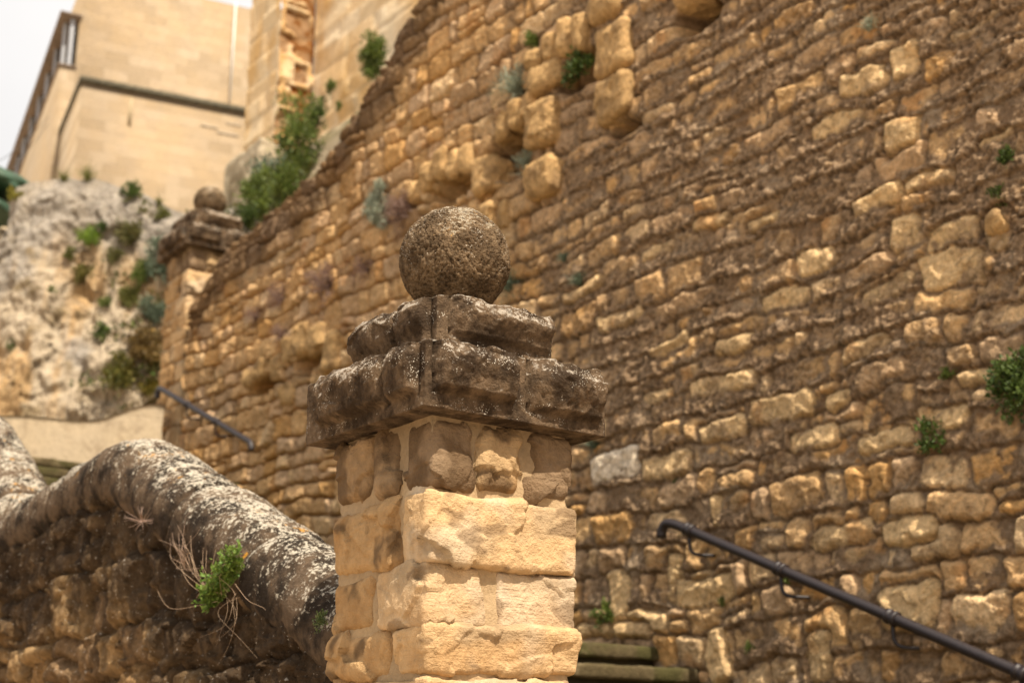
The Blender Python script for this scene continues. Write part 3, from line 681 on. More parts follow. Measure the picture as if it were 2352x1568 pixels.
# second pillar: same pillar far up the stairs at the end of the big wall
P2c = hit_c(446, 562, CW); dz2 = P2c[2] - 2.555
pil2 = copy_tree(pillar)
q = ct2w((CW + HA * 1.25, P2c[1] + 0.05 + HA * 1.25, P2c[2] - 2.568 * 1.25)); pil2.location = q; pil2.scale = (1.25, 1.25, 1.25)
for ch in pil2.children:
    if ch.name.startswith('ball'): ch.scale = (.82, .82, .82); ch.location = (0, 0, 3.165 * .18 - .03)
pil2.rotation_euler = (0, 0, TH - math.radians(2))
pil2['label'] = 'blurred distant pillar at the far left end of the tall wall, its ball against the building'
print('PIL2', P2c, dz2, 'landing', ZL2 + STEP_R)

# ================================================================== BACKGROUND
def tube_mesh(pts, rad, seg=10, closed_ends=True):
    pts = np.asarray(pts, float); n = len(pts); T = np.gradient(pts, axis=0); T /= np.linalg.norm(T, axis=1, keepdims=True) + 1e-12
    up = np.array([0, 0, 1.0]) if abs(T[0, 2]) < 0.9 else np.array([1.0, 0, 0])
    N = np.zeros_like(T); N[0] = np.cross(T[0], up); N[0] /= np.linalg.norm(N[0])
    for k in range(1, n):
        v = N[k - 1] - T[k] * (N[k - 1] @ T[k]); N[k] = v / (np.linalg.norm(v) + 1e-12)
    B = np.cross(T, N); r = np.broadcast_to(np.asarray(rad, float), (n,))
    a = np.linspace(0, 2 * np.pi, seg, endpoint=False)
    V = pts[:, None] + r[:, None, None] * (np.cos(a)[None, :, None] * N[:, None] + np.sin(a)[None, :, None] * B[:, None])
    i = np.arange(n - 1)[:, None] * seg; j = np.arange(seg)[None]; j2 = (j + 1) % seg
    F = np.stack([i + j, i + j2, i + seg + j2, i + seg + j], -1).reshape(-1, 4)
    V = V.reshape(-1, 3)
    if closed_ends:
        V = np.concatenate([V, pts[[0, -1]]]); q = np.arange(seg); q2 = (q + 1) % seg
        F3 = np.concatenate([np.stack([np.full(seg, n * seg), q2, q], 1), np.stack([np.full(seg, n * seg + 1), (n - 1) * seg + q, (n - 1) * seg + q2], 1)])
        return V, [F, F3]
    return V, F
def smooth_path(pts, n=40, w=7):
    pts = np.asarray(pts, float); s = np.concatenate([[0], np.cumsum(np.linalg.norm(np.diff(pts, axis=0), axis=1))])
    u = np.linspace(0, s[-1], n); P = np.stack([np.interp(u, s, pts[:, k]) for k in range(3)], 1)
    for _ in range(2):
        Q = P.copy()
        for k in range(1, n - 1):
            a = max(0, k - w); a = min(k - a, n - 1 - k, w); Q[k] = P[k - a:k + a + 1].mean(0)
        P = Q
    return P

# ---- handrails on the wall --------------------------------------------
def handrail(name_label, pts_c, collars, origin, nb=120):
    o = thing_ct('handrail', *origin, name_label, 'handrail', 'iron handrails fixed to the stone wall')
    V, F = tube_mesh(pts_c, 0.030, 16); mesh_ct('rail', V, F, M_iron, o)
    for (t, z, dt, dz) in collars:
        dv = np.array([0, dt, dz]); dv /= np.linalg.norm(dv); p = np.array([CW - 0.13, t, z])
        prof = [(-.034, .031), (-.031, .041), (-.012, .041), (-.009, .037), (.009, .037), (.012, .041), (.031, .041), (.034, .031)]
        V, F = tube_mesh([p + dv * a for a, _ in prof], [r for _, r in prof], 16); mesh_ct('collar', V, F, M_iron, o)
        b = [p + np.array([0, 0, -0.025]), p + np.array([0.0, 0, -0.125]), p + np.array([0.006, -0.02, -0.148]), p + np.array([0.03, -0.06, -0.155]), p + np.array([0.10, -0.11, -0.158])]
        V, F = tube_mesh(smooth_path(b, 24, 2), 0.0105, 8); mesh_ct('bracket', V, F, M_iron, o)
    return o
def rail_pts(u0, v0, u1, v1, down0, down1, ext=0.0):
    a = hit_c(u0, v0, CW - 0.13); b = hit_c(u1, v1, CW - 0.13); d_ = (b - a) / np.linalg.norm(b - a); b = b + d_ * ext
    pts = []
    if down0: pts += [a + np.array([0, 0.01, -0.12]), a + np.array([0, 0.01, -0.005])]
    else: pts += [a]
    pts += [a + d_ * 0.12, b - d_ * 0.12]
    if down1: pts += [b, b + np.array([0, -0.01, -0.075])]
    else: pts += [b]
    return pts, a, b, d_
pts, a, b, d_ = rail_pts(1521, 1190, 2352, 1548, True, False, 2.5)
def dens(pts, w):
    return smooth_path(pts, 260, w)
cl = []
for (u, v) in ((1583, 1217), (1793, 1307), (2049, 1417), (2345, 1545)):
    p = hit_c(u, v, CW - 0.13); k = (p[1] - a[1]) / (d_[1]); p = a + d_ * k; cl.append((p[1], p[2], d_[1], d_[2]))
handrail('dark brown iron handrail with a down-turned end at lower right of the wall', dens(pts, 4), cl, (CW, a[1], 2.2))
pts, a, b, d_ = rail_pts(364, 889, 577, 1016, True, True)
cl = []
for (u, v) in ((431, 928), (497, 968)):
    p = hit_c(u, v, CW - 0.13); k = (p[1] - a[1]) / (d_[1]); p = a + d_ * k; cl.append((p[1], p[2], d_[1], d_[2]))
handrail('short out-of-focus iron handrail below the distant pillar', dens(pts, 4), cl, (CW, a[1], 4.3))

# ---- pale plastered end wall on the upper landing ----------------------
TP = TL2 + 1.55
po = thing_ct('plaster_wall', 4.4, TP, ZL2 + STEP_R, 'low pale plastered wall with a swept-up curved end at the head of the stairs', 'wall')
prof_px = [(-330, 962), (-60, 955), (40, 953), (110, 958), (180, 966), (232, 964), (275, 948), (310, 934), (345, 927), (365, 926), (378, 935), (374, 960), (371, 985), (374, 1030)]
pp = np.array([hit_t(u, v, TP) for u, v in prof_px]); zb_ = ZL2 + STEP_R - 0.35
k = 11
tc_ = np.linspace(pp[0, 0], pp[10, 0], 120); tz_ = np.interp(tc_, pp[:11, 0], pp[:11, 2])
tz_ = np.convolve(np.pad(tz_, 4, 'edge'), np.hanning(11)[1:-1] / np.hanning(11)[1:-1].sum(), 'valid')
nzq = 24; Zq = zb_ + (tz_ - zb_)[:, None] * np.linspace(0, 1, nzq)[None]
endc = np.interp(Zq, pp[10:, 2][::-1], pp[10:, 0][::-1])
Cq = np.repeat(tc_[:, None], nzq, 1); Cq = np.minimum(Cq, np.where(np.arange(120)[:, None] > 100, endc, 99))
bul = 0.012 * fbm(np.stack([Cq.ravel() * 2, Zq.ravel() * 2, 0 * Zq.ravel()], 1), 3, 3).reshape(Cq.shape)
front = np.stack([Cq, TP + bul, Zq], -1).reshape(-1, 3); back = np.stack([Cq, TP + 0.28 + 0 * bul, Zq], -1).reshape(-1, 3)
i = np.arange(119); topq = np.stack([i * nzq + nzq - 1, i * nzq + nzq - 1 + len(front), (i + 1) * nzq + nzq - 1 + len(front), (i + 1) * nzq + nzq - 1], 1)
j = np.arange(nzq - 1); e0 = 119 * nzq; endq = np.stack([e0 + j, e0 + j + 1, e0 + j + 1 + len(front), e0 + j + len(front)], 1)
mesh_ct('plaster', np.concatenate([front, back]), [np.concatenate([gridF(120, nzq), gridF(120, nzq, True) + len(front), topq, endq])], M_pale, po)

# ---- cliff --------------------------------------------------------------
YC = 18.6
cl_px = [(-40, 600), (-5, 560), (12, 520), (22, 470), (40, 432), (70, 420), (110, 418), (150, 410), (200, 414), (250, 416), (290, 436), (330, 444), (362, 464), (400, 486), (450, 500), (520, 486), (580, 440), (640, 400), (720, 330)]
cx = np.array([hit_y(u, v, YC) for u, v in cl_px])
us = np.concatenate([np.linspace(-6.4, cx[3, 0], 50)[:-1], np.linspace(cx[3, 0], cx[-1, 0] + 2, 300)])
nzc = 210
left_fold = np.clip(cx[3, 0] - us, 0, None)
Xc = np.where(left_fold > 0, cx[3, 0] - 0.10 * left_fold, us)
ztc = np.interp(us, cx[:, 0], cx[:, 2]); ztc = np.where(left_fold > 0, cx[3, 2] - 0.25 * left_fold, ztc)
v_ = np.linspace(0, 1, nzc); Zc = 3.2 + (ztc[:, None] - 3.2) * v_[None]
X_ = np.repeat(Xc[:, None], nzc, 1); 
Y_ = YC - (ztc[:, None] - Zc) * 0.16 + 1.6 * left_fold[:, None] - 1.3 * sstep(-3.6, -2.2, X_) * sstep(9.0, 6.0, Zc)
Pq = np.stack([us.repeat(nzc), Y_.ravel() * 0.3, Zc.ravel()], 1)
rdg = fbm(Pq * np.array([0.75, 1, 0.42]), 5, 3, 0.55, True); fine = fbm(Pq * 2.6, 5, 9, 0.58); fc = facet(Pq * np.array([1.3, 1, 0.9]) + 0.4 * fine[:, None], 12); fc2 = facet(Pq * 3.1 + 0.3 * fine[:, None], 14)
dispc = 0.36 * rdg + 0.17 * fine + 0.10 * fc + 0.04 * fc2 + 0.06 * fbm(Pq * 6, 4, 33, .6)
env = np.repeat(sstep(1.0, 0.93, v_)[None], len(us), 0).ravel() * 0.8 + 0.2
Vc = np.stack([X_.ravel() - 0.3 * dispc * np.repeat(left_fold > 0, nzc), Y_.ravel() - dispc * env, Zc.ravel() + 0.10 * fine], 1)
zrel = np.repeat(ztc, nzc) - Zc.ravel(); ug = us.repeat(nzc)
n1 = fbm(Pq * np.array([0.9, 1, 0.7]), 4, 21); n2 = fbm(Pq * np.array([1.8, 1, 0.35]), 4, 25); n3 = fbm(Pq * 3.3, 4, 27)
colc = mixc(np.broadcast_to(np.float32([.40, .325, .235]), Vc.shape), [.29, .255, .215], sstep(-0.05, 0.22, n1 + 0.28 * sstep(1.6, 0.2, zrel) - 0.05))
colc = mixc(colc, [.40, .245, .10], sstep(0.06, 0.28, n2) * sstep(0.6, 1.6, zrel) * 0.75)
colc = mixc(colc, [.21, .155, .085], sstep(0.05, 0.30, n3 + 0.34 * sstep(-5.0, -3.6, ug) * sstep(0.5, 1.4, zrel) - 0.06) * 0.8)
n4 = fbm(Pq * 7.5, 4, 29, .6); colc = mixc(colc, [.13, .10, .065], sstep(0.14, 0.32, n4) * .45); colc = mixc(colc, [.56, .49, .39], sstep(-0.12, -0.32, n4) * .3)
colc = mixc(colc, [.30, .27, .23], sstep(0.1, 0.3, n3) * sstep(1.0, 0.1, zrel) * 0.7)
plat = []
for k in range(1, 9):
    q = Vc.reshape(len(us), nzc, 3)[:, -1].copy(); q[:, 1] += k * k * 0.35; q[:, 2] += 0.02 * k - 0.06 + 0.10 * fbm(q * 1.3, 3, 5); plat.append(q)
Vp = np.stack([Vc.reshape(len(us), nzc, 3)[:, -1]] + plat, 1)
Va = np.concatenate([Vc, Vp.reshape(-1, 3)])
ca = np.concatenate([colc, np.broadcast_to(np.float32([.26, .22, .13]), (len(us) * 9, 3))])
tag(mesh('cliff', Va, [np.concatenate([gridF(len(us), nzc), gridF(len(us), 9) + len(Vc)])], M_cliff, None, ca), kind='structure')
def cliff_point(u, v):        # nearest cliff vertex under a photo pixel
    d_ = Vc - EYE; dz = d_ @ cf; uu = 1176 + FPX * d_[:, 0] / dz; vv = 784 - FPX * (d_ @ cu) / dz
    k = np.argmin((uu - u) ** 2 + (vv - v) ** 2 + 1e3 * (Vc[:, 1] > YC + 2)); return Vc[k]

# ---- church-like tower wall behind the big wall -------------------------
C1 = 9.6
tb = hit_c(722, 150, C1)[1]; c0t = hit_t(641, 150, tb)[0]; tA = hit_c(572, 150, c0t)[1]
tower = thing_ct('ashlar_tower', C1, tb, 6, 'tall honey-coloured ashlar tower wall with brown eroded blocks on its corner', 'tower')
M_tower = stone_attr('honey_ashlar', 9, 40, 0.03, (0.85, 1.12))
def ashlar_face(s0, s1, z0, z1, res, seed, to3d, ero=0.0):
    s = np.arange(s0, s1 + res, res); z = np.arange(z0, z1 + res, res); s[-1] = s1; z[-1] = z1
    sv = np.repeat(s, len(z)); zv = np.tile(z, len(s))
    h, d, ident, nid, P = rubble(sv, zv, z0, z1, s0, s1, 0.36, (0.5, 0.95), seed, (), (0.004, 0.002), 0.0, 0.03, (0.008, 0.02))
    rg = np.random.RandomState(seed); pal = np.array([[.68,.50,.29],[.64,.45,.25],[.70,.56,.37],[.66,.48,.28],[.72,.62,.47]], np.float32)
    c = lerp(pal.mean(0)[None], pal[rg.randint(0, 5, nid)][ident], 0.5) * rg.uniform(0.95, 1.04, nid)[ident][:, None]
    c = mixc(c, [.76, .64, .46], sstep(0, .3, fbm(P * .8, 3, 3)) * .7); c = mixc(c, [.60, .37, .14], sstep(-.05, .25, fbm(P * np.array([1.6, .6, 1]) + 30, 3, 4)) * .75)
    c = mixc(c, [.40, .31, .20], sstep(0.004, -0.002, d - 0.006) * .5)
    if ero > 0:
        rnd = rg.rand(nid)[ident]; er = (rnd < ero) * sstep(0.02, 0.05, d)
        er = np.clip(er * sstep(-.25, .0, fbm(P * 3.4, 3, 7)) + sstep(.02, .16, fbm(P * 1.6, 3, 18)) * .9, 0, 1); h = h - 0.07 * er - 0.08 * fbm(P * 3, 4, 8) * ero; c = mixc(c, [.22, .105, .04], er * (0.8 + 0.3 * sstep(-.1, .2, fbm(P * 4, 3, 9))))
        c = mixc(c, [.50, .29, .105], sstep(-.25, .1, fbm(P * 2.2, 3, 19)) * (1 - er) * .85)
    return to3d(sv, zv, h), gridF(len(s), len(z)), c
zt0, zt1 = 5.2, 17.5
fa = ashlar_face(tb, tA, zt0, zt1, 0.04, 61, lambda s, z, h: np.stack([c0t - h, s, z], 1)); fb = ashlar_face(c0t, C1, zt0, zt1, 0.025, 63, lambda s, z, h: np.stack([s, tb - h, z], 1), 0.62)
fcx = ashlar_face(3.0, tb, zt0, zt1, 0.05, 65, lambda s, z, h: np.stack([C1 - h, s, z], 1))
rear = np.array([[C1 + 5, 3, zt0], [C1 + 5, tA, zt0], [C1 + 5, 3, zt1], [C1 + 5, tA, zt1], [C1, 3, zt1], [C1, tb, zt1], [c0t, tb, zt1], [c0t, tA, zt1]])
mesh_ct('ashlar_wall', *join([(fa[0], fa[1][:, ::-1], fa[2]), (fcx[0], fcx[1][:, ::-1], fcx[2])])[:2], M_tower, tower, np.concatenate([fa[2], fcx[2]]))
mesh_ct('eroded_corner', fb[0], fb[1], M_tower, tower, fb[2])
Vr, Fr = plain_box(C1 + 0.3, C1 + 5, 3, tA, zt0, zt1 + 0.1); mesh_ct('rear_wall', Vr, Fr, M_tower, tower, np.full((8, 3), .5), False)
pz_ = hit_c(640, 330, c0t)[2]
Vb, Fb, n_, Q = rough_block(0.22, (tA - tb) / 2 + 0.1, (pz_ - 5.0) / 2, 77, 0.05, 0.05, 0.03, 2.5, 0.05)
cb = mixc(np.broadcast_to(np.float32([.42, .35, .25]), Vb.shape), [.25, .20, .13], sstep(-.05, .25, fbm(Q * 2.5, 4, 3)))
mesh_ct('plinth', Vb + np.array([c0t - 0.05, (tA + tb) / 2, (pz_ + 5.0) / 2]), Fb, M_tower, tower, cb)

# ---- overgrown bank between the wall and the tower -----------------------
base_px = [(562, 420), (650, 335), (750, 262), (820, 215), (870, 172), (985, 20)]
bp = np.array([hit_c(u, v, C1 - 0.1) for u, v in base_px]); o_ = np.argsort(bp[:, 1]); bp = bp[o_]
tk = np.linspace(2, 26, 200); ck = np.linspace(CW + 0.55, C1 + 0.4, 60)
zk0 = ztop(np.minimum(tk, T_END)) - 0.22 - np.clip(tk - T_END, 0, 9) * 0.1; zk1 = np.interp(tk, bp[:, 1], bp[:, 2]); zk1 = np.maximum(zk1, zk0 + 0.1)
w_ = sstep(0, 1, np.linspace(0, 1, 60)); Zk = zk0[:, None] * (1 - w_) + zk1[:, None] * w_
Vk = np.stack([np.tile(ck, 200), np.repeat(tk, 60), Zk.ravel()], 1); nk = fbm(Vk * 1.2, 4, 3); Vk[:, 2] += 0.22 * nk * np.tile(np.sin(np.linspace(0, np.pi, 60)), 200)
ckk = mixc(np.broadcast_to(np.float32([.36, .29, .20]), Vk.shape), [.20, .17, .09], sstep(-.1, .25, nk))
Vkw = Vk[:, :1] * R3 + Vk[:, 1:2] * W3 + Vk[:, 2:] * Z3
tag(mesh('grassy_bank', Vkw, gridF(200, 60), M_cliff, None, ckk), kind='structure')

# ---- large pale building at upper left ----------------------------------
BTH = math.radians(25.6); BX = np.array([math.cos(BTH), math.sin(BTH), 0]); BY = np.array([-math.sin(BTH), math.cos(BTH), 0])
P1 = hit_y(190, 185, 31.0)
def hit_b(u, v, y):           # local (x, y, z) on a plane parallel to the facade, y behind the corner
    d_ = ray(u, v); k = ((P1 + BY * y - EYE) @ BY) / (d_ @ BY); P = EYE + k * d_ - P1; return np.array([P @ BX, y, P[2] + P1[2]])
def hit_bx(u, v, x):
    d_ = ray(u, v); k = ((P1 + BX * x - EYE) @ BX) / (d_ @ BX); P = EYE + k * d_ - P1; return np.array([x, P @ BY, P[2] + P1[2]])
bld = empty('stone_building', (P1[0], P1[1], 8.0), BTH, 'pale ashlar building with a dark cornice line and posts under its left eave', 'building')
def bm(name, V, F, mat, parent=bld, col=None, smooth=False): return mesh(name, np.asarray(V, float) - np.array([0, 0, 8.0]), F, mat, parent, col, smooth)
M_bld = ashlar('pale_ashlar', [(.34, .262, .178), (.25, .185, .115), (.34, .24, .135)], 0.62, 0.27, (math.pi / 2, 0, 0), 0.75, 0.01, (.40, .31, .21))
M_corn = plain('dark_weathered_cornice', (.085, .072, .045), .95, 0, 12, .5, .01)
M_eave = plain('brown_eave_boards', (.16, .115, .08), .85, 0, 10, .4, .01)
M_post = plain('grey_painted_post', (.33, .34, .37), .6, 0, 30, .15, .002)
M_dark = plain('dark_interior', (.03, .026, .022), .9, 0, 10, .3, .002)
def nbox(x0, x1, y0, y1, z0, z1): return plain_box(x0, x1, y0, y1, z0, z1)
xr = hit_b(566, 250, 0)[0]; zc_ = P1[2]
y120 = hit_bx(120, 355, 0)[1]; yu = hit_bx(141, 305, 0)[1]
xc = hit_b(137, 151, yu)[0]; zs = hit_b(137, 151, yu)[2]; ze = hit_b(149, 30, yu)[2]; x185 = hit_b(185, 60, yu)[0]; zo = hit_b(185, 44, yu)[2]
zr_ = hit_b(560, 17, yu)[2]; xru = hit_b(590, 30, yu)[0]; yend = hit_bx(12, 384, xc)[1]
bm('lower_wall', *nbox(0, xr, 0, y120, 8, zc_ - 0.05), M_bld)
bm('upper_wall', *nbox(x185, xru + 1.0, yu, yend + 2, 8, zr_), M_bld)
bm('side_wall', *nbox(xc, x185 + 0.01, yu + 0.004, yend, 8, zs), M_bld)
V1, F1 = nbox(-0.07, xr + 0.02, -0.08, 0.10, zc_ - 0.06, zc_ + 0.09); V2, F2 = nbox(-0.07, 0.10, 0.103, y120, zc_ - 0.06, zc_ + 0.09)
bm('cornice', *join([(V1, F1), (V2, F2)])[:2], M_corn)
bm('eave', *nbox(xc - 0.12, x185 + 0.02, yu - 0.1, yend + 0.1, zo, ze), M_eave)
bm('sill', *nbox(xc - 0.06, x185 - 0.005, yu - 0.04, yend + 0.05, zs, zs + 0.06), M_eave)
bm('inner_wall', *nbox(x185 - 0.02, x185 - 0.004, yu + 0.35, yend, zs + 0.06, zo), M_dark)
nb_ = 9
for k in range(nb_):
    y_ = yu + 0.42 + (yend - yu - 0.6) * k / (nb_ - 1)
    Vb, Fb, n_, Q = rough_block(0.05, 0.07, (zo - zs - 0.06) / 2, 5 + k, 0.015, 0.06, 0.001); bm('post', Vb + np.array([xc + 0.10, y_, (zo + zs + 0.06) / 2]), Fb, M_post)
Vb, Fb, n_, Q = rough_block(0.06, 0.05, (zo - zs - 0.06) / 2, 25, 0.015, 0.06, 0.001); bm('post', Vb + np.array([(xc + x185) / 2 + 0.02, yu + 0.10, (zo + zs + 0.06) / 2]), Fb, M_post)
a_ = hit_b(541, 2, yu); b_ = hit_b(532, 238, yu)
V, F = tube_mesh([[a_[0], yu - 0.05, zr_ + 0.05], [a_[0], yu - 0.05, b_[2]]], 0.028, 8); bm('downpipe', V, F, plain('white_pipe', (.62, .60, .58), .5, 0, 20, .1, .001))
a_ = hit_b(572, 170, -0.02)
V, F = tube_mesh([[xr + 0.10, -0.12, a_[2] + 0.3], [xr + 0.10, -0.12, hit_b(560, 355, 0)[2]]], 0.04, 8); bm('drainpipe', V, F, M_corn)
# narrow slit and grey replaced blocks on the lower facade
s_ = hit_b(301, 225, 0); s2_ = hit_b(299, 290, 0)
bm('slit_recess', *nbox(s_[0] - 0.03, s_[0] + 0.05, -0.012, 0.02, s2_[2], s_[2]), plain('grey_crack_fill', (.36, .28, .17), .9, 0, 20, .3, .004))
M_gblk = plain('grey_replaced_block', (.34, .27, .19), .9, 0, 14, .3, .006)
for (u0, v0, u1, v1) in ((460, 284, 500, 298), (498, 300, 548, 316), (520, 280, 552, 292)):
    A = hit_b(u0, v0, 0); B = hit_b(u1, v1, 0); bm('grey_block', *nbox(A[0], B[0], -0.008, 0.05, B[2], A[2]), M_gblk)

# ---- green canopy and the house under it at the left edge ---------------
gp = hit_y(20, 440, 24.0)
M_green = plain('dark_green_fabric', (.018, .048, .022), .6, 0, 5, .35, .01)
def lobe(cx_, cz_, rx, rz, ry, seed):
    V, F = cube_grid(1, 1, 1, 2 / 40); V = V / np.linalg.norm(V, axis=1, keepdims=True)
    V = np.sign(V) * np.abs(V) ** np.array([0.8, 1, 0.8])
    fold = 0.05 * np.sin(V[:, 0] * 9 + 3 * V[:, 2] + seed) + 0.08 * fbm(V * 2 + seed, 3, seed)
    V = V * (1 + fold)[:, None]
    V = V * np.array([rx, ry, rz]); V[:, 2] -= 0.13 * V[:, 0] + 0.10 * np.clip(V[:, 0], 0, 9) ** 2
    return V + np.array([cx_, 0, cz_]), F
can = empty('fabric_canopy', gp, 0, 'dark green fabric canopy bulging at the left edge above the cliff', 'canopy')
pxm = 24.0 / FPX
mesh('upper_canopy', *lobe(-0.62, 0.24, 1.10, 0.27, 0.7, 3), M_green, can); mesh('lower_canopy', *lobe(-0.75, -0.27, 1.10, 0.20, 0.8, 8), M_green, can)
for x_, y_ in ((-1.3, 0.5), (0.1, 0.5), (-1.3, 1.6), (0.1, 1.6)):
    V, F = tube_mesh([[x_, y_, 0.1], [x_, y_, -1.0]], 0.03, 8); mesh('pole', V, F, M_iron, can)
hp_ = hit_y(-60, 560, 25.0)
hs = empty('rendered_house', (hp_[0], hp_[1], 5), 0, 'plain sand-coloured house wall under the green canopy', 'house')
M_house = plain('sand_render', (.58, .46, .31), .9, 0, 8, .12, .004)
mesh('wall', *plain_box(-2.0, 1.0, 0, 3.0, 0, hit_y(0, 498, 25.0)[2] - 5), M_house, hs, None, False)
mesh('roof_slab', *plain_box(-2.1, 1.05, -0.1, 3.0, hit_y(0, 497, 25.0)[2] - 5, hit_y(0, 486, 25.0)[2] - 5), M_eave, hs, None, False)
c0_, c1_ = hit_y(-120, 385, 27.0), hit_y(112, 268, 33.0)
cab = []
for k in range(2):
    s_ = np.linspace(0, 1, 30)[:, None]; P = c0_ * (1 - s_) + c1_ * s_; P[:, 2] -= (0.5 + 0.25 * k) * np.sin(np.pi * s_[:, 0]) ; P[:, 2] -= 0.18 * k; cab.append(tube_mesh(P, 0.008, 5))
V, F, _ = join(cab)
co = mesh('overhead_cable', V - c0_, F, M_dark); co.location = c0_; tag(co, 'pair of thin sagging overhead wires crossing the sky to the building eave', 'cable')

# ================================================================== PLANTS
def leaves(P, D, size, width, rg, c1, c2, fold=0.25):
    n = len(P); A = D / (np.linalg.norm(D, axis=1, keepdims=True) + 1e-9)
    r = rg.normal(size=(n, 3)); B = np.cross(A, r); B /= np.linalg.norm(B, axis=1, keepdims=True) + 1e-9; N = np.cross(A, B)
    L = (size * rg.uniform(0.6, 1.25, n))[:, None]; Wd = L * width
    V = np.stack([P, P + A * L * .5 + B * Wd * .5 + N * Wd * fold, P + A * L, P + A * L * .5 - B * Wd * .5 + N * Wd * fold], 1).reshape(-1, 3)
    k = np.arange(n) * 4; F = np.concatenate([np.stack([k, k + 1, k + 2], 1), np.stack([k, k + 2, k + 3], 1)])
    m = rg.rand(n); c = np.asarray(c1) * (1 - m)[:, None] + np.asarray(c2) * m[:, None]; c *= rg.uniform(0.75, 1.25, n)[:, None]
    return V, F, np.repeat(c, 4, 0)
def blades(P, D, length, width, rg, c1, c2, droop=0.3, nseg=5):
    n = len(P); A = D / (np.linalg.norm(D, axis=1, keepdims=True) + 1e-9); B = np.cross(A, rg.normal(size=(n, 3))); B /= np.linalg.norm(B, axis=1, keepdims=True) + 1e-9
    L = length * rg.uniform(.55, 1.15, n); curl = rg.normal(size=(n, 3)) * droop; V = []
    for k in range(nseg + 1):
        s = k / nseg; c = P + A * (L * s)[:, None] + curl * (L * s * s)[:, None] - np.array([0, 0, 1]) * (droop * L * s * s)[:, None]
        w = width * (1 - 0.75 * s) * 0.5; V += [c + B * w, c - B * w]
    V = np.stack(V, 1).reshape(-1, 3); base = np.arange(n)[:, None] * (2 * nseg + 2); q = np.arange(nseg)[None] * 2
    F = np.stack([base + q, base + q + 1, base + q + 3, base + q + 2], -1).reshape(-1, 4)
    m = rg.rand(n); c = (np.asarray(c1) * (1 - m)[:, None] + np.asarray(c2) * m[:, None]) * rg.uniform(.75, 1.2, n)[:, None]
    return V, F, np.repeat(c, 2 * nseg + 2, 0)
GREEN = ((.065, .105, .02), (.17, .21, .045)); DGREEN = ((.04, .075, .015), (.10, .14, .03)); LIME = ((.12, .21, .02), (.22, .30, .045)); BLUEG = ((.10, .14, .10), (.17, .20, .13))
SILV = ((.23, .26, .19), (.34, .36, .27)); PURP = ((.20, .125, .10), (.30, .20, .16)); STRAW = ((.34, .23, .11), (.45, .33, .18)); OLIVE = ((.10, .12, .03), (.20, .19, .05))
WALLN = -R3
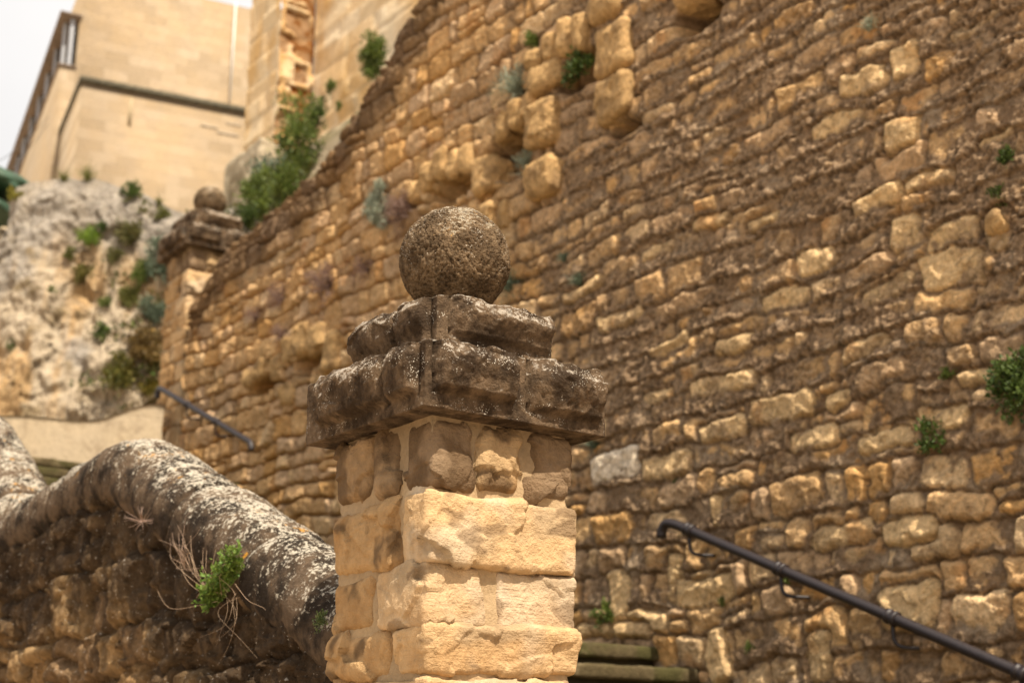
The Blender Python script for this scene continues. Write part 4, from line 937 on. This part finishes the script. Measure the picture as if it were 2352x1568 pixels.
def plant(kind, P, r, label, seed, cat='plant', pal=GREEN, tall=1.0, nrm=WALLN, name=None, group=None, dens_=0.85):
    """a plant rooted at world point P; r = radius in metres"""
    rg = np.random.RandomState(seed); nrm = np.asarray(nrm, float)
    names = {'bush': 'bush', 'tuft': 'silver_tuft', 'dry': 'dry_shrub', 'weed': 'weed', 'grass': 'grass_tuft', 'ivy': 'ivy'}
    o = empty(name or names[kind], P, 0, label, cat, group)
    ctr = nrm * r * 0.35 + np.array([0, 0, r * tall * 0.25])
    if kind in ('bush', 'ivy', 'weed'):
        nc = {'bush': 34, 'ivy': 46, 'weed': 12}[kind]; n = int({'bush': 2300, 'ivy': 2600, 'weed': 420}[kind] * dens_)
        g = rg.normal(size=(nc, 3)); g /= np.linalg.norm(g, axis=1, keepdims=True); g *= (rg.rand(nc) ** 0.5)[:, None] * r
        g[:, 2] *= tall
        # keep the crown in front of the surface it grows on
        dn = g @ nrm; g -= np.outer(np.minimum(dn + r * .3, 0) * 1.0, nrm); g -= np.outer((g @ nrm) * 0.35, nrm)
        k = rg.randint(0, nc, n); Pp = ctr + g[k] + rg.normal(size=(n, 3)) * r * (0.16 if kind != 'weed' else 0.2)
        D = (Pp - ctr * 0.3) / r + rg.normal(size=(n, 3)) * 0.7 + np.array([0, 0, .3])
        V, F, c = leaves(Pp, D, min(r * 0.2, 0.06) if kind != 'weed' else r * 0.36, 0.55, rg, *pal)
        c = c * np.repeat(rg.uniform(.7, 1.25, nc)[k], 4)[:, None]
        mesh('foliage', V, F, M_leaf, o, c, False)
        st = []
        for q in range(0, nc, 2): st.append(tube_mesh(smooth_path([np.zeros(3), ctr * .5 + g[q] * .3 + rg.normal(size=3) * r * .05, ctr + g[q]], 7, 1), np.linspace(r * .022, r * .008, 7), 5) + ((.16, .11, .06),))
        Vs, Fs, cs = join(st); mesh('stems', Vs, Fs, M_dry, o, cs)
    elif kind in ('tuft', 'grass'):
        n = int((200 if kind == 'tuft' else 130) * dens_); D = rg.normal(size=(n, 3)) * .55 + nrm * .35 + np.array([0, 0, 1.0 * tall])
        V, F, c = blades(rg.normal(size=(n, 3)) * r * .12, D, r * 1.5, max(r * .045, .006), rg, *pal, 0.22)
        parts = [(V, F, c)]
        if kind == 'tuft':
            m = 380; s = rg.rand(m); i = rg.randint(0, n, m); A = D / np.linalg.norm(D, axis=1, keepdims=True)
            Pp = A[i] * (r * 1.3 * s)[:, None] + rg.normal(size=(m, 3)) * r * .07; V2, F2, c2 = leaves(Pp, A[i] + rg.normal(size=(m, 3)) * .35, r * .33, .22, rg, *pal); parts.append((V2, F2, c2))
        mesh('foliage', *join(parts)[:2], M_leaf, o, join(parts)[2], False)
    elif kind == 'dry':
        st = []; n = int(70 * dens_)
        D = rg.normal(size=(n, 3)) * .75 + nrm * .8 + np.array([0, 0, .55 * tall])
        for q in range(n):
            a = D[q] / np.linalg.norm(D[q]); L = r * rg.uniform(.8, 1.7); pts = [np.zeros(3), a * L * .4 + rg.normal(size=3) * r * .06, a * L * .75 + rg.normal(size=3) * r * .12, a * L + rg.normal(size=3) * r * .2]
            V, F = tube_mesh(smooth_path(pts, 7, 1), np.linspace(r * .012, r * .004, 7), 4, False); st.append((V, F, np.asarray(pal[0]) * rg.uniform(.8, 1.2)))
        Vs, Fs, cs = join(st); mesh('stems', Vs, Fs, M_dry, o, cs)
        m = int(1500 * dens_); i = rg.randint(0, n, m); A = D / np.linalg.norm(D, axis=1, keepdims=True); s = rg.uniform(.35, 1.35, m)
        Pp = A[i] * (r * s)[:, None] + rg.normal(size=(m, 3)) * r * .14
        V, F, c = leaves(Pp, A[i] + rg.normal(size=(m, 3)) * .8, r * .14, .3, rg, *pal); mesh('seed_heads', V, F, M_leaf, o, c, False)
    return o
def onwall(u, v): return ct2w(hit_c(u, v, CW - 0.03))
def pxr(P, px): return px * (np.asarray(P) - EYE) @ cf / FPX
def wp(kind, u, v, px, label, seed, **k):
    P = onwall(u, v); plant(kind, P, pxr(P, px), label, seed, **k)
wp('bush', 2356, 905, 66, 'dense dark green bush growing out of the tall wall at the right edge', 1, pal=DGREEN, tall=1.35, cat='bush')
wp('weed', 2142, 1012, 34, 'small dark green weed on the wall, left of and below the dense bush', 2, pal=DGREEN)
wp('weed', 2318, 370, 26, 'upper of two small dark weeds by the right edge of the wall', 3, pal=DGREEN)
wp('weed', 2302, 452, 24, 'lower of two small dark weeds by the right edge of the wall', 4, pal=DGREEN)
wp('weed', 2180, 866, 16, 'tiny green weed in a mortar joint between the dense bush and the lone handrail', 5, pal=GREEN)
wp('tuft', 2006, 70, 24, 'pale silvery tuft near the top edge of the wall, right of the arch remains', 6, pal=SILV)
wp('weed', 1395, 1418, 26, 'bright green weed at the wall foot just above the mossy steps', 7, pal=GREEN)
wp('weed', 1812, 1332, 15, 'tiny weed under the second bracket of the long handrail', 8, pal=GREEN)
wp('weed', 1662, 1382, 10, 'tiniest green weed in a joint left of the long handrail middle', 9, pal=GREEN)
wp('weed', 1725, 1492, 14, 'tiny green weed low on the wall right of the mossy steps', 10, pal=GREEN)
wp('weed', 1557, 1112, 9, 'tiny dark weed in the joint above the down-turned rail end', 11, pal=DGREEN)
wp('tuft', 1188, 214, 44, 'largest silver-leaved tuft beside the projecting stones high on the wall', 12, pal=SILV)
wp('tuft', 1216, 388, 32, 'silver tuft between two columns of projecting stones', 13, pal=SILV)
wp('tuft', 1180, 668, 36, 'grey-green tuft peeping out right behind the front stone ball', 14, pal=BLUEG)
wp('tuft', 1332, 652, 20, 'small grey-green tuft on the wall right of the front ball, lower of a pair', 15, pal=BLUEG)
wp('tuft', 1300, 600, 15, 'small grey-green tuft on the wall right of the front ball, upper of a pair', 16, pal=BLUEG)
wp('tuft', 1366, 1026, 20, 'grey-green tuft beside the whitish patched stone of the wall', 17, pal=BLUEG)
wp('bush', 876, 490, 36, 'rounded silvery green clump left of the front ball on the wall', 18, pal=SILV, tall=1.5, cat='bush', name='silver_bush', dens_=0.8)
wp('dry', 938, 500, 46, 'dry purplish brown shrub next to the silvery green clump', 19, pal=PURP, cat='shrub', dens_=1.2)
wp('dry', 755, 662, 44, 'largest of the dry purplish shrubs left of the upper cap slab', 20, pal=PURP, cat='shrub')
wp('dry', 648, 690, 32, 'dry reddish shrub low on the wall, second from the left', 21, pal=PURP, cat='shrub')
wp('dry', 590, 735, 26, 'leftmost dry reddish shrub on the wall', 22, pal=PURP, cat='shrub')
wp('dry', 652, 776, 26, 'lowest dry reddish shrub on the wall above the arch hollows', 23, pal=PURP, cat='shrub')
wp('dry', 848, 622, 34, 'dry purplish shrub directly left of the front ball', 24, pal=PURP, cat='shrub')
wp('weed', 1336, 170, 36, 'dark fern in the shaded hollow under the top projecting stones', 25, pal=DGREEN, name='fern')
wp('weed', 1224, 104, 20, 'small bright weed left of the topmost arch hollow', 26, pal=GREEN)
wp('weed', 982, 408, 13, 'small weed between stones above the dry purplish shrub', 27, pal=GREEN)
# plants on the tower wall and bank
def bp_(u, v, c): return ct2w(hit_c(u, v, c))
def tp_(kind, u, v, px, c, label, seed, **k):
    P = bp_(u, v, c); plant(kind, P, pxr(P, px), label, seed, **k)
tp_('bush', 868, 150, 44, C1 - 0.5, 'round green bush at the foot of the tower wall touching the dark wall top', 40, pal=GREEN, tall=1.15, cat='bush')
tp_('bush', 766, 204, 17, C1 - 0.2, 'small green bush growing on the tower wall, upper of two', 41, pal=GREEN, cat='bush', dens_=.5)
tp_('bush', 782, 246, 12, C1 - 0.2, 'small green bush growing on the tower wall, lower of two', 42, pal=GREEN, cat='bush', dens_=.4)
tp_('weed', 858, 330, 14, CW + 0.5, 'small weed tip showing above the dark wall top', 43, pal=GREEN)
tp_('ivy', 697, 350, 74, C1 - 1.0, 'tall green ivy mass below the brown eroded corner of the tower', 44, pal=GREEN, tall=1.5)
tp_('bush', 733, 285, 36, C1 - 0.6, 'dark grey-green shrub at the top of the ivy mass', 45, pal=DGREEN, tall=1.4, cat='bush', dens_=.6)
tp_('bush', 632, 425, 52, C1 - 1.6, 'blue-grey shrub between the ivy mass and the distant pillar', 46, pal=BLUEG, cat='bush', dens_=.8)
tp_('bush', 612, 470, 50, CW + 1.4, 'fresh green bush right behind the distant pillar ball', 47, pal=GREEN, tall=1.2, cat='bush')
tp_('bush', 668, 436, 46, CW + 1.0, 'low green bush along the dark wall top below the ivy', 48, pal=GREEN, cat='bush', dens_=.7)
tp_('bush', 580, 505, 30, CW + 0.8, 'dark bush wedged between the distant pillar and the wall top', 49, pal=DGREEN, cat='bush', dens_=.6)
# plants on the cliff
CN = np.array([0.1, -0.9, 0.4])
def cp_(kind, u, v, px, label, seed, **k):
    P = cliff_point(u, v); plant(kind, P, pxr(P, px), label, seed, nrm=CN, **k)
cp_('grass', 200, 414, 30, 'straw-topped green grass tuft, tallest on the cliff top', 60, pal=OLIVE, cat='grass')
cp_('grass', 148, 416, 22, 'green grass tuft on the cliff top left of the tallest one', 61, pal=OLIVE, cat='grass')
cp_('grass', 366, 470, 18, 'small grass tuft on the cliff top beside the distant pillar', 62, pal=OLIVE, cat='grass')
cp_('weed', 34, 455, 16, 'yellowish weed on the cliff edge beside the green canopy', 63, pal=((.30, .24, .03), (.16, .17, .03)))
cp_('bush', 206, 556, 26, 'bright lime green plant in the middle of the cliff face', 64, pal=LIME, cat='bush', dens_=.5)
cp_('bush', 234, 526, 16, 'dark little shrub just above the lime green plant', 65, pal=DGREEN, cat='bush', dens_=.4)
cp_('bush', 304, 450, 24, 'dark cushion plant under the right end of the cliff top', 66, pal=DGREEN, cat='bush', dens_=.5)
cp_('bush', 378, 610, 38, 'tall blue-green shrub on the cliff left of the distant pillar', 67, pal=BLUEG, tall=1.9, cat='bush')
cp_('bush', 372, 500, 18, 'olive plant on the cliff beside the distant pillar cap', 68, pal=OLIVE, cat='bush', dens_=.5)
cp_('bush', 300, 690, 26, 'olive green cushion below the middle of the cliff face', 69, pal=OLIVE, cat='bush', dens_=.6)
cp_('bush', 196, 640, 26, 'reddish olive cushion plant left of the cliff middle', 70, pal=((.19, .14, .05), (.14, .15, .03)), cat='bush', dens_=.6)
cp_('bush', 296, 555, 34, 'wide olive brown shrub right of the lime green plant', 71, pal=((.16, .13, .05), (.12, .13, .04)), cat='bush', dens_=.6)
cp_('bush', 352, 730, 34, 'grey-green shrub low on the cliff left of the pillar shaft', 72, pal=BLUEG, cat='bush', dens_=.8)
cp_('bush', 270, 880, 40, 'yellow-flowered green bush above the pale plaster wall', 73, pal=((.09, .11, .03), (.22, .18, .04)), tall=1.2, cat='bush')
cp_('bush', 330, 820, 44, 'brown-green bush with orange flowers near the pillar foot', 74, pal=((.15, .11, .05), (.24, .15, .04)), tall=1.2, cat='bush')
cp_('bush', 24, 800, 12, 'dark fern in a crevice at the far left of the cliff', 75, pal=DGREEN, cat='bush', tall=1.6, dens_=.4)
cp_('bush', 160, 590, 18, 'small olive tuft left of the lime green plant', 77, pal=OLIVE, cat='bush', dens_=.4)
cp_('bush', 262, 600, 22, 'brown-green cushion directly below the lime green plant', 78, pal=((.15, .12, .05), (.12, .14, .03)), cat='bush', dens_=.5)
cp_('bush', 330, 640, 30, 'wide green cushion left of the tall blue-green shrub', 79, pal=GREEN, cat='bush', dens_=.6)
cp_('bush', 240, 700, 16, 'small green tuft in the centre of the cliff face', 80, pal=GREEN, cat='bush', dens_=.4)
cp_('bush', 120, 670, 12, 'small green tuft on the pale left half of the cliff', 81, pal=GREEN, cat='bush', dens_=.3)
cp_('bush', 350, 900, 26, 'yellow-green bush on the cliff just behind the upper rail end', 82, pal=((.13, .14, .03), (.30, .22, .04)), cat='bush', dens_=.6)
cp_('weed', 230, 770, 18, 'small dark weed in the lower middle of the cliff', 76, pal=DGREEN)
# thin scrub that covers the right part of the cliff
rg = np.random.RandomState(9); ok = np.where((n3 + 0.45 * sstep(-5.0, -3.6, ug) > 0.26) & (ug > -5.6) & (zrel > 0.1))[0]; pk = rg.choice(ok, 4200)
Pp = np.repeat(Vc[pk], 7, 0) + rg.normal(size=(29400, 3)) * 0.07 + CN * 0.07
V, F, c = leaves(Pp, rg.normal(size=(29400, 3)) + CN * .8, 0.10, .4, rg, (.085, .095, .03), (.18, .16, .06)); sel = np.repeat(rg.rand(4200) < .3, 28); c[sel] = c[sel] * np.array([.6, .9, .5])
so_ = mesh('scrub', V, F, M_leaf, None, c, False); tag(so_, 'thin olive and brown scrub covering the right part of the cliff', 'scrub', None, 'stuff')

# ---- plants on the near parapet ------------------------------------------
def on_par(u, v, dc=0.0): return ct2w(hit_c(u, v, CP - 0.24 + dc))
P = on_par(520, 1345)
w = empty('leafy_weed', P, 0, 'bright green leafy weed with long dry stems hanging under the near coping', 'plant')
rg = np.random.RandomState(5); V_, F_ = [], []
stalk = []; lf = []
for k in range(64):
    t_ = rg.uniform(-.11, .11); z_ = t_ * -0.35 + rg.normal() * .02; base = W3 * -t_ + Z3 * t_ * .6 + R3 * 0.02
    tip = W3 * (-t_ * 1.3 + rg.normal() * .02) + Z3 * (0.035 + t_ * .85 + rg.normal() * .026) - R3 * rg.uniform(.01, .07)
    pts = smooth_path([base, (base + tip) / 2 - R3 * .015 + Z3 * .01, tip], 9, 1); stalk.append(tube_mesh(pts, np.linspace(.0016, .0009, 9), 4, False) + ((.16, .20, .05),))
    for s in range(2, 9):
        for sd in range(3): lf.append((pts[s] + rg.normal(size=3) * .006, (tip - base) * 4 + rg.normal(size=3) * .6))
Pl = np.array([x[0] for x in lf]); Dl = np.array([x[1] for x in lf]); V, F, c = leaves(Pl, Dl, .019, .6, rg, (.075, .15, .02), (.20, .28, .05), .3)
mesh('foliage', V, F, M_leaf, w, c, False); Vs, Fs, cs = join(stalk); mesh('stems', Vs, Fs, M_dry, w, cs)
ds = []
def dstem(pts, c=(.46, .32, .21), r=.0016):
    pts = [np.asarray(p_) for p_ in pts]; b_ = np.linalg.norm(pts[-1] - pts[0]) * .22; pts = [pts[0]] + [(pts[i_] + pts[i_ + 1]) / 2 + rg.normal(size=3) * b_ * .22 if j_ else pts[i_ + 1] for i_ in range(len(pts) - 1) for j_ in (1, 0)]
    V, F = tube_mesh(smooth_path(pts, 22, 3), np.linspace(r * .5, r * .28, 22), 5, False); ds.append((V, F, c))
def op(u, v, o=0.03): return on_par(u, v, -o) - P
for k in range(13):
    u_ = 395 + 12 * k + rg.normal() * 8; dstem([op(500 + rg.normal() * 18, 1362 + rg.normal() * 8, .0), op(470 + (u_ - 470) * .5, 1320 + rg.normal() * 10, .05), op(u_, 1250 + rg.normal() * 18 + 14 * abs(k - 6) * .3, .04)])
dstem([op(500, 1380, .02), op(440, 1392, .06), op(362, 1355, .07)]); dstem([op(480, 1370, .02), op(430, 1340, .06), op(412, 1290, .05)]); dstem([op(540, 1340, .02), op(575, 1385, .05), op(610, 1400, .05)])
for k in range(6): dstem([op(505 + rg.uniform(0, 80), 1372 + rg.normal() * 8, .0), op(525 + rg.normal() * 30, 1430 + rg.normal() * 14, .06), op(540 + rg.normal() * 42, 1490 + rg.normal() * 32, .03)], (.36, .25, .16), .0011)
Vs, Fs, cs = join(ds); mesh('dry_stems', Vs, Fs, M_dry, w, cs)
P = on_par(425, 1312); tw = empty('dry_twigs', P, 0, 'pinkish dry twig bunch on the coping joint left of the leafy weed', 'dry plant'); ds = []
for k in range(16): dstem([op(430 + rg.normal() * 6, 1300 + rg.normal() * 8, .0), op(418 + rg.normal() * 14, 1275 + rg.normal() * 14, .05), op(408 + rg.normal() * 22, 1250 + rg.normal() * 26, .04)], (.42, .29, .21), .0015)
Vs, Fs, cs = join(ds); mesh('stems', Vs, Fs, M_dry, tw, cs)
P = on_par(322, 1200); tw = empty('dry_twigs', P, 0, 'small pinkish dry twig bunch below the coping near its crest', 'dry plant'); ds = []
for k in range(20): a_ = rg.uniform(0, 6.3); dstem([op(328, 1196, .0), op(322 + 14 * math.cos(a_), 1194 + 12 * math.sin(a_), .05), op(318 + 34 * math.cos(a_), 1190 + 28 * math.sin(a_), .04)], (.45, .31, .24), .0016)
Vs, Fs, cs = join(ds); mesh('stems', Vs, Fs, M_dry, tw, cs)
P = on_par(741, 1432, -.02); plant('weed', P, pxr(P, 20), 'small grey-green weed between the coping and the front pillar', 90, pal=((.09, .14, .04), (.17, .2, .08)), dens_=.6)
